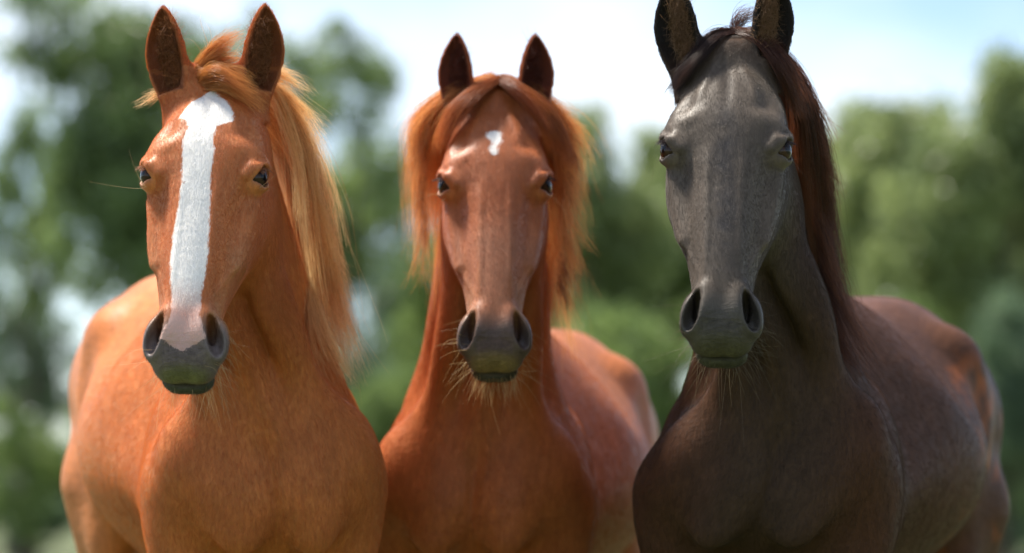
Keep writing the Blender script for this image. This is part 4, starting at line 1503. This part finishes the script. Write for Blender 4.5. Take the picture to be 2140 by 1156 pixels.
T = 'trees standing behind the horses'
B_ = 'bushes filling in below the trees'
for i, a in enumerate([
    # px, D, top, width, tone, variant, bottom, label
    (290, 38, -190, 620, 'dark', 0, 640, 'tall dark green tree behind the ears of the horse with the blaze'),
    (60, 44, 60, 300, 'dark', 1, 800, 'dark tree at the far left with pale sky showing through it'),
    (470, 52, -60, 460, 'dark', 1, 560, 'thin dark tree with many gaps showing over the flaxen mane'),
    (560, 47, 110, 420, 'mid', 0, 800, 'broad green tree directly behind the flaxen mane'),
    (740, 46, 10, 260, 'mid', 1, 340, 'slender tree with its top against the sky between the two chestnut heads'),
    (700, 62, 180, 520, 'dark', 1, 760, 'tall open tree far back beside the flaxen mane with bright gaps'),
    (840, 60, 480, 420, 'blue', 2, 1000, 'loose bluish tree left of the muzzle of the middle horse'),
    (1010, 50, 330, 420, 'mid', 0, 900, 'green tree hidden behind the head of the middle horse'),
    (1240, 47, 205, 420, 'light', 2, 820, 'light green rounded tree just right of the orange mane'),
    (1390, 56, 250, 480, 'light', 2, 860, 'light green tree left of the head of the dark horse'),
    (1560, 55, 300, 480, 'mid', 0, 820, 'green tree behind the head of the dark horse'),
    (1760, 60, 250, 560, 'light', 2, 900, 'small light green tree just right of the rust mane'),
    (1900, 45, 190, 640, 'light', 2, 800, 'pale olive tree rising behind the croup of the dark horse'),
    (2090, 42, 85, 560, 'light', 2, 860, 'large olive green tree at the right edge'),
    (1960, 56, 200, 700, 'light', 2, 1010, 'broad light green tree furthest back behind the dark horse'),
    (20, 60, 430, 420, 'blue', 1, 1060, 'loose bluish tree far back at the left edge with bright gaps'),
]):
    tree('leafy_tree', a[0], a[1], a[2], a[3], a[4], a[5], a[7], a[6], i + 1, 'tree', T)
for i, a in enumerate([
    (40, 40, 800, 300, 'mid', 1, 'sparse bush with bright gaps at the lower left corner'),
    (230, 40, 540, 420, 'dark', 1, 'open dark bush behind the back of the horse with the blaze'),
    (560, 39, 560, 380, 'dark', 0, 'dark bush behind the neck of the horse with the blaze'),
    (760, 42, 600, 300, 'blue', 1, 'open bluish bush in the gap between the two chestnut horses'),
    (840, 38, 680, 300, 'mid', 2, 'dark green bush left of the chest of the middle horse'),
    (1010, 40, 600, 340, 'mid', 0, 'bush behind the chest of the middle horse'),
    (1290, 37, 520, 460, 'mid', 2, 'deep green bush above the croup of the middle horse'),
    (1580, 39, 600, 400, 'mid', 0, 'bush behind the chest of the dark horse'),
    (1840, 38, 500, 420, 'mid', 2, 'mid green bush just above the croup of the dark horse'),
    (2110, 36, 560, 360, 'blue', 2, 'bluish green bush beside the rump of the dark horse'),
    (70, 54, 900, 460, 'blue', 2, 'low bush far back at the lower left corner'),
    (2080, 48, 860, 420, 'mid', 2, 'low green bush far back at the lower right corner'),
    (760, 50, 860, 420, 'blue', 2, 'low bluish bush far back between the two chestnut chests'),
]):
    tree('bush', a[0], a[1], a[2], a[3], a[4], a[5], a[6], 1170, i + 31, 'bush', B_)


HORSES = [
    dict(name='chestnut_horse', kind='chestnut', mat=M1, mark=BLAZE, seed=1, fuzz=300000, fuzz_tone=1.2,
         label='light chestnut horse with a broad white blaze down its face and a flaxen windblown mane',
         trunk=(12, 0, 0), neck=(2, 0, -7), head=(-3.5, 0, 1.5), at=(-.477, .70, 1.19), scale=1.0, head_scale=1.0, stretch=.12, chest=.90, ears=(3, 8),
         mane=((.34, .11, .025), (.90, .60, .28)), ear_col=(.34, .14, .055), ear_hair=4200, locks=H1_LOCKS,
         whisk=(.55, .38, .20), nw=(25, 70, 16, 12, 130), beard=.015, lash=(.30, .12, .05)),
    dict(name='red_chestnut_horse', kind='red', mat=M2, mark=STAR, seed=2, fuzz=170000, fuzz_tone=1.15,
         label='red chestnut horse with a small white star and thick orange mane between the other two',
         trunk=(-7, -3.7, 0), neck=(0, 0, 2), head=(0, 0, 0), at=(-.05, 1.22, 1.16), scale=.99, head_scale=1.0, stretch=.255, chest=.93, ears=(-1, 0), face=(.965, -.01), chin=.55, ear_len=.92,
         mane=((.26, .06, .016), (.85, .40, .12)), ear_col=(.13, .035, .020), ear_hair=1200, locks=H2_LOCKS,
         whisk=(.62, .42, .20), nw=(150, 60, 14, 6, 20), beard=.018, lash=(.08, .03, .02)),
    dict(name='dark_brown_horse', kind='dark', mat=M3, mark=None, seed=3, fuzz=210000, fuzz_tone=1.0,
         ear_strip=.42,
         label='dark brown horse with a grey brown face, black ears and a black and rust mane',
         trunk=(-15, -3, 0), neck=(1, 0, -13), head=(-5, 0, .8), at=(.495, .72, 1.19), scale=1.0, head_scale=1.02, stretch=.25, ears=(2, -3), face=(1.0, -.05), chin=.50,
         mane=((.010, .006, .005), (.14, .040, .015)), ear_col=(.34, .20, .11), ear_hair=4200, locks=H3_LOCKS,
         whisk=(.17, .135, .085), nw=(16, 70, 20, 6, 55), beard=.012, lash=(.03, .02, .02)),
]
for h in HORSES:
    build_horse(h)
    print(h['name'], round(time.time() - _t, 1), 's')
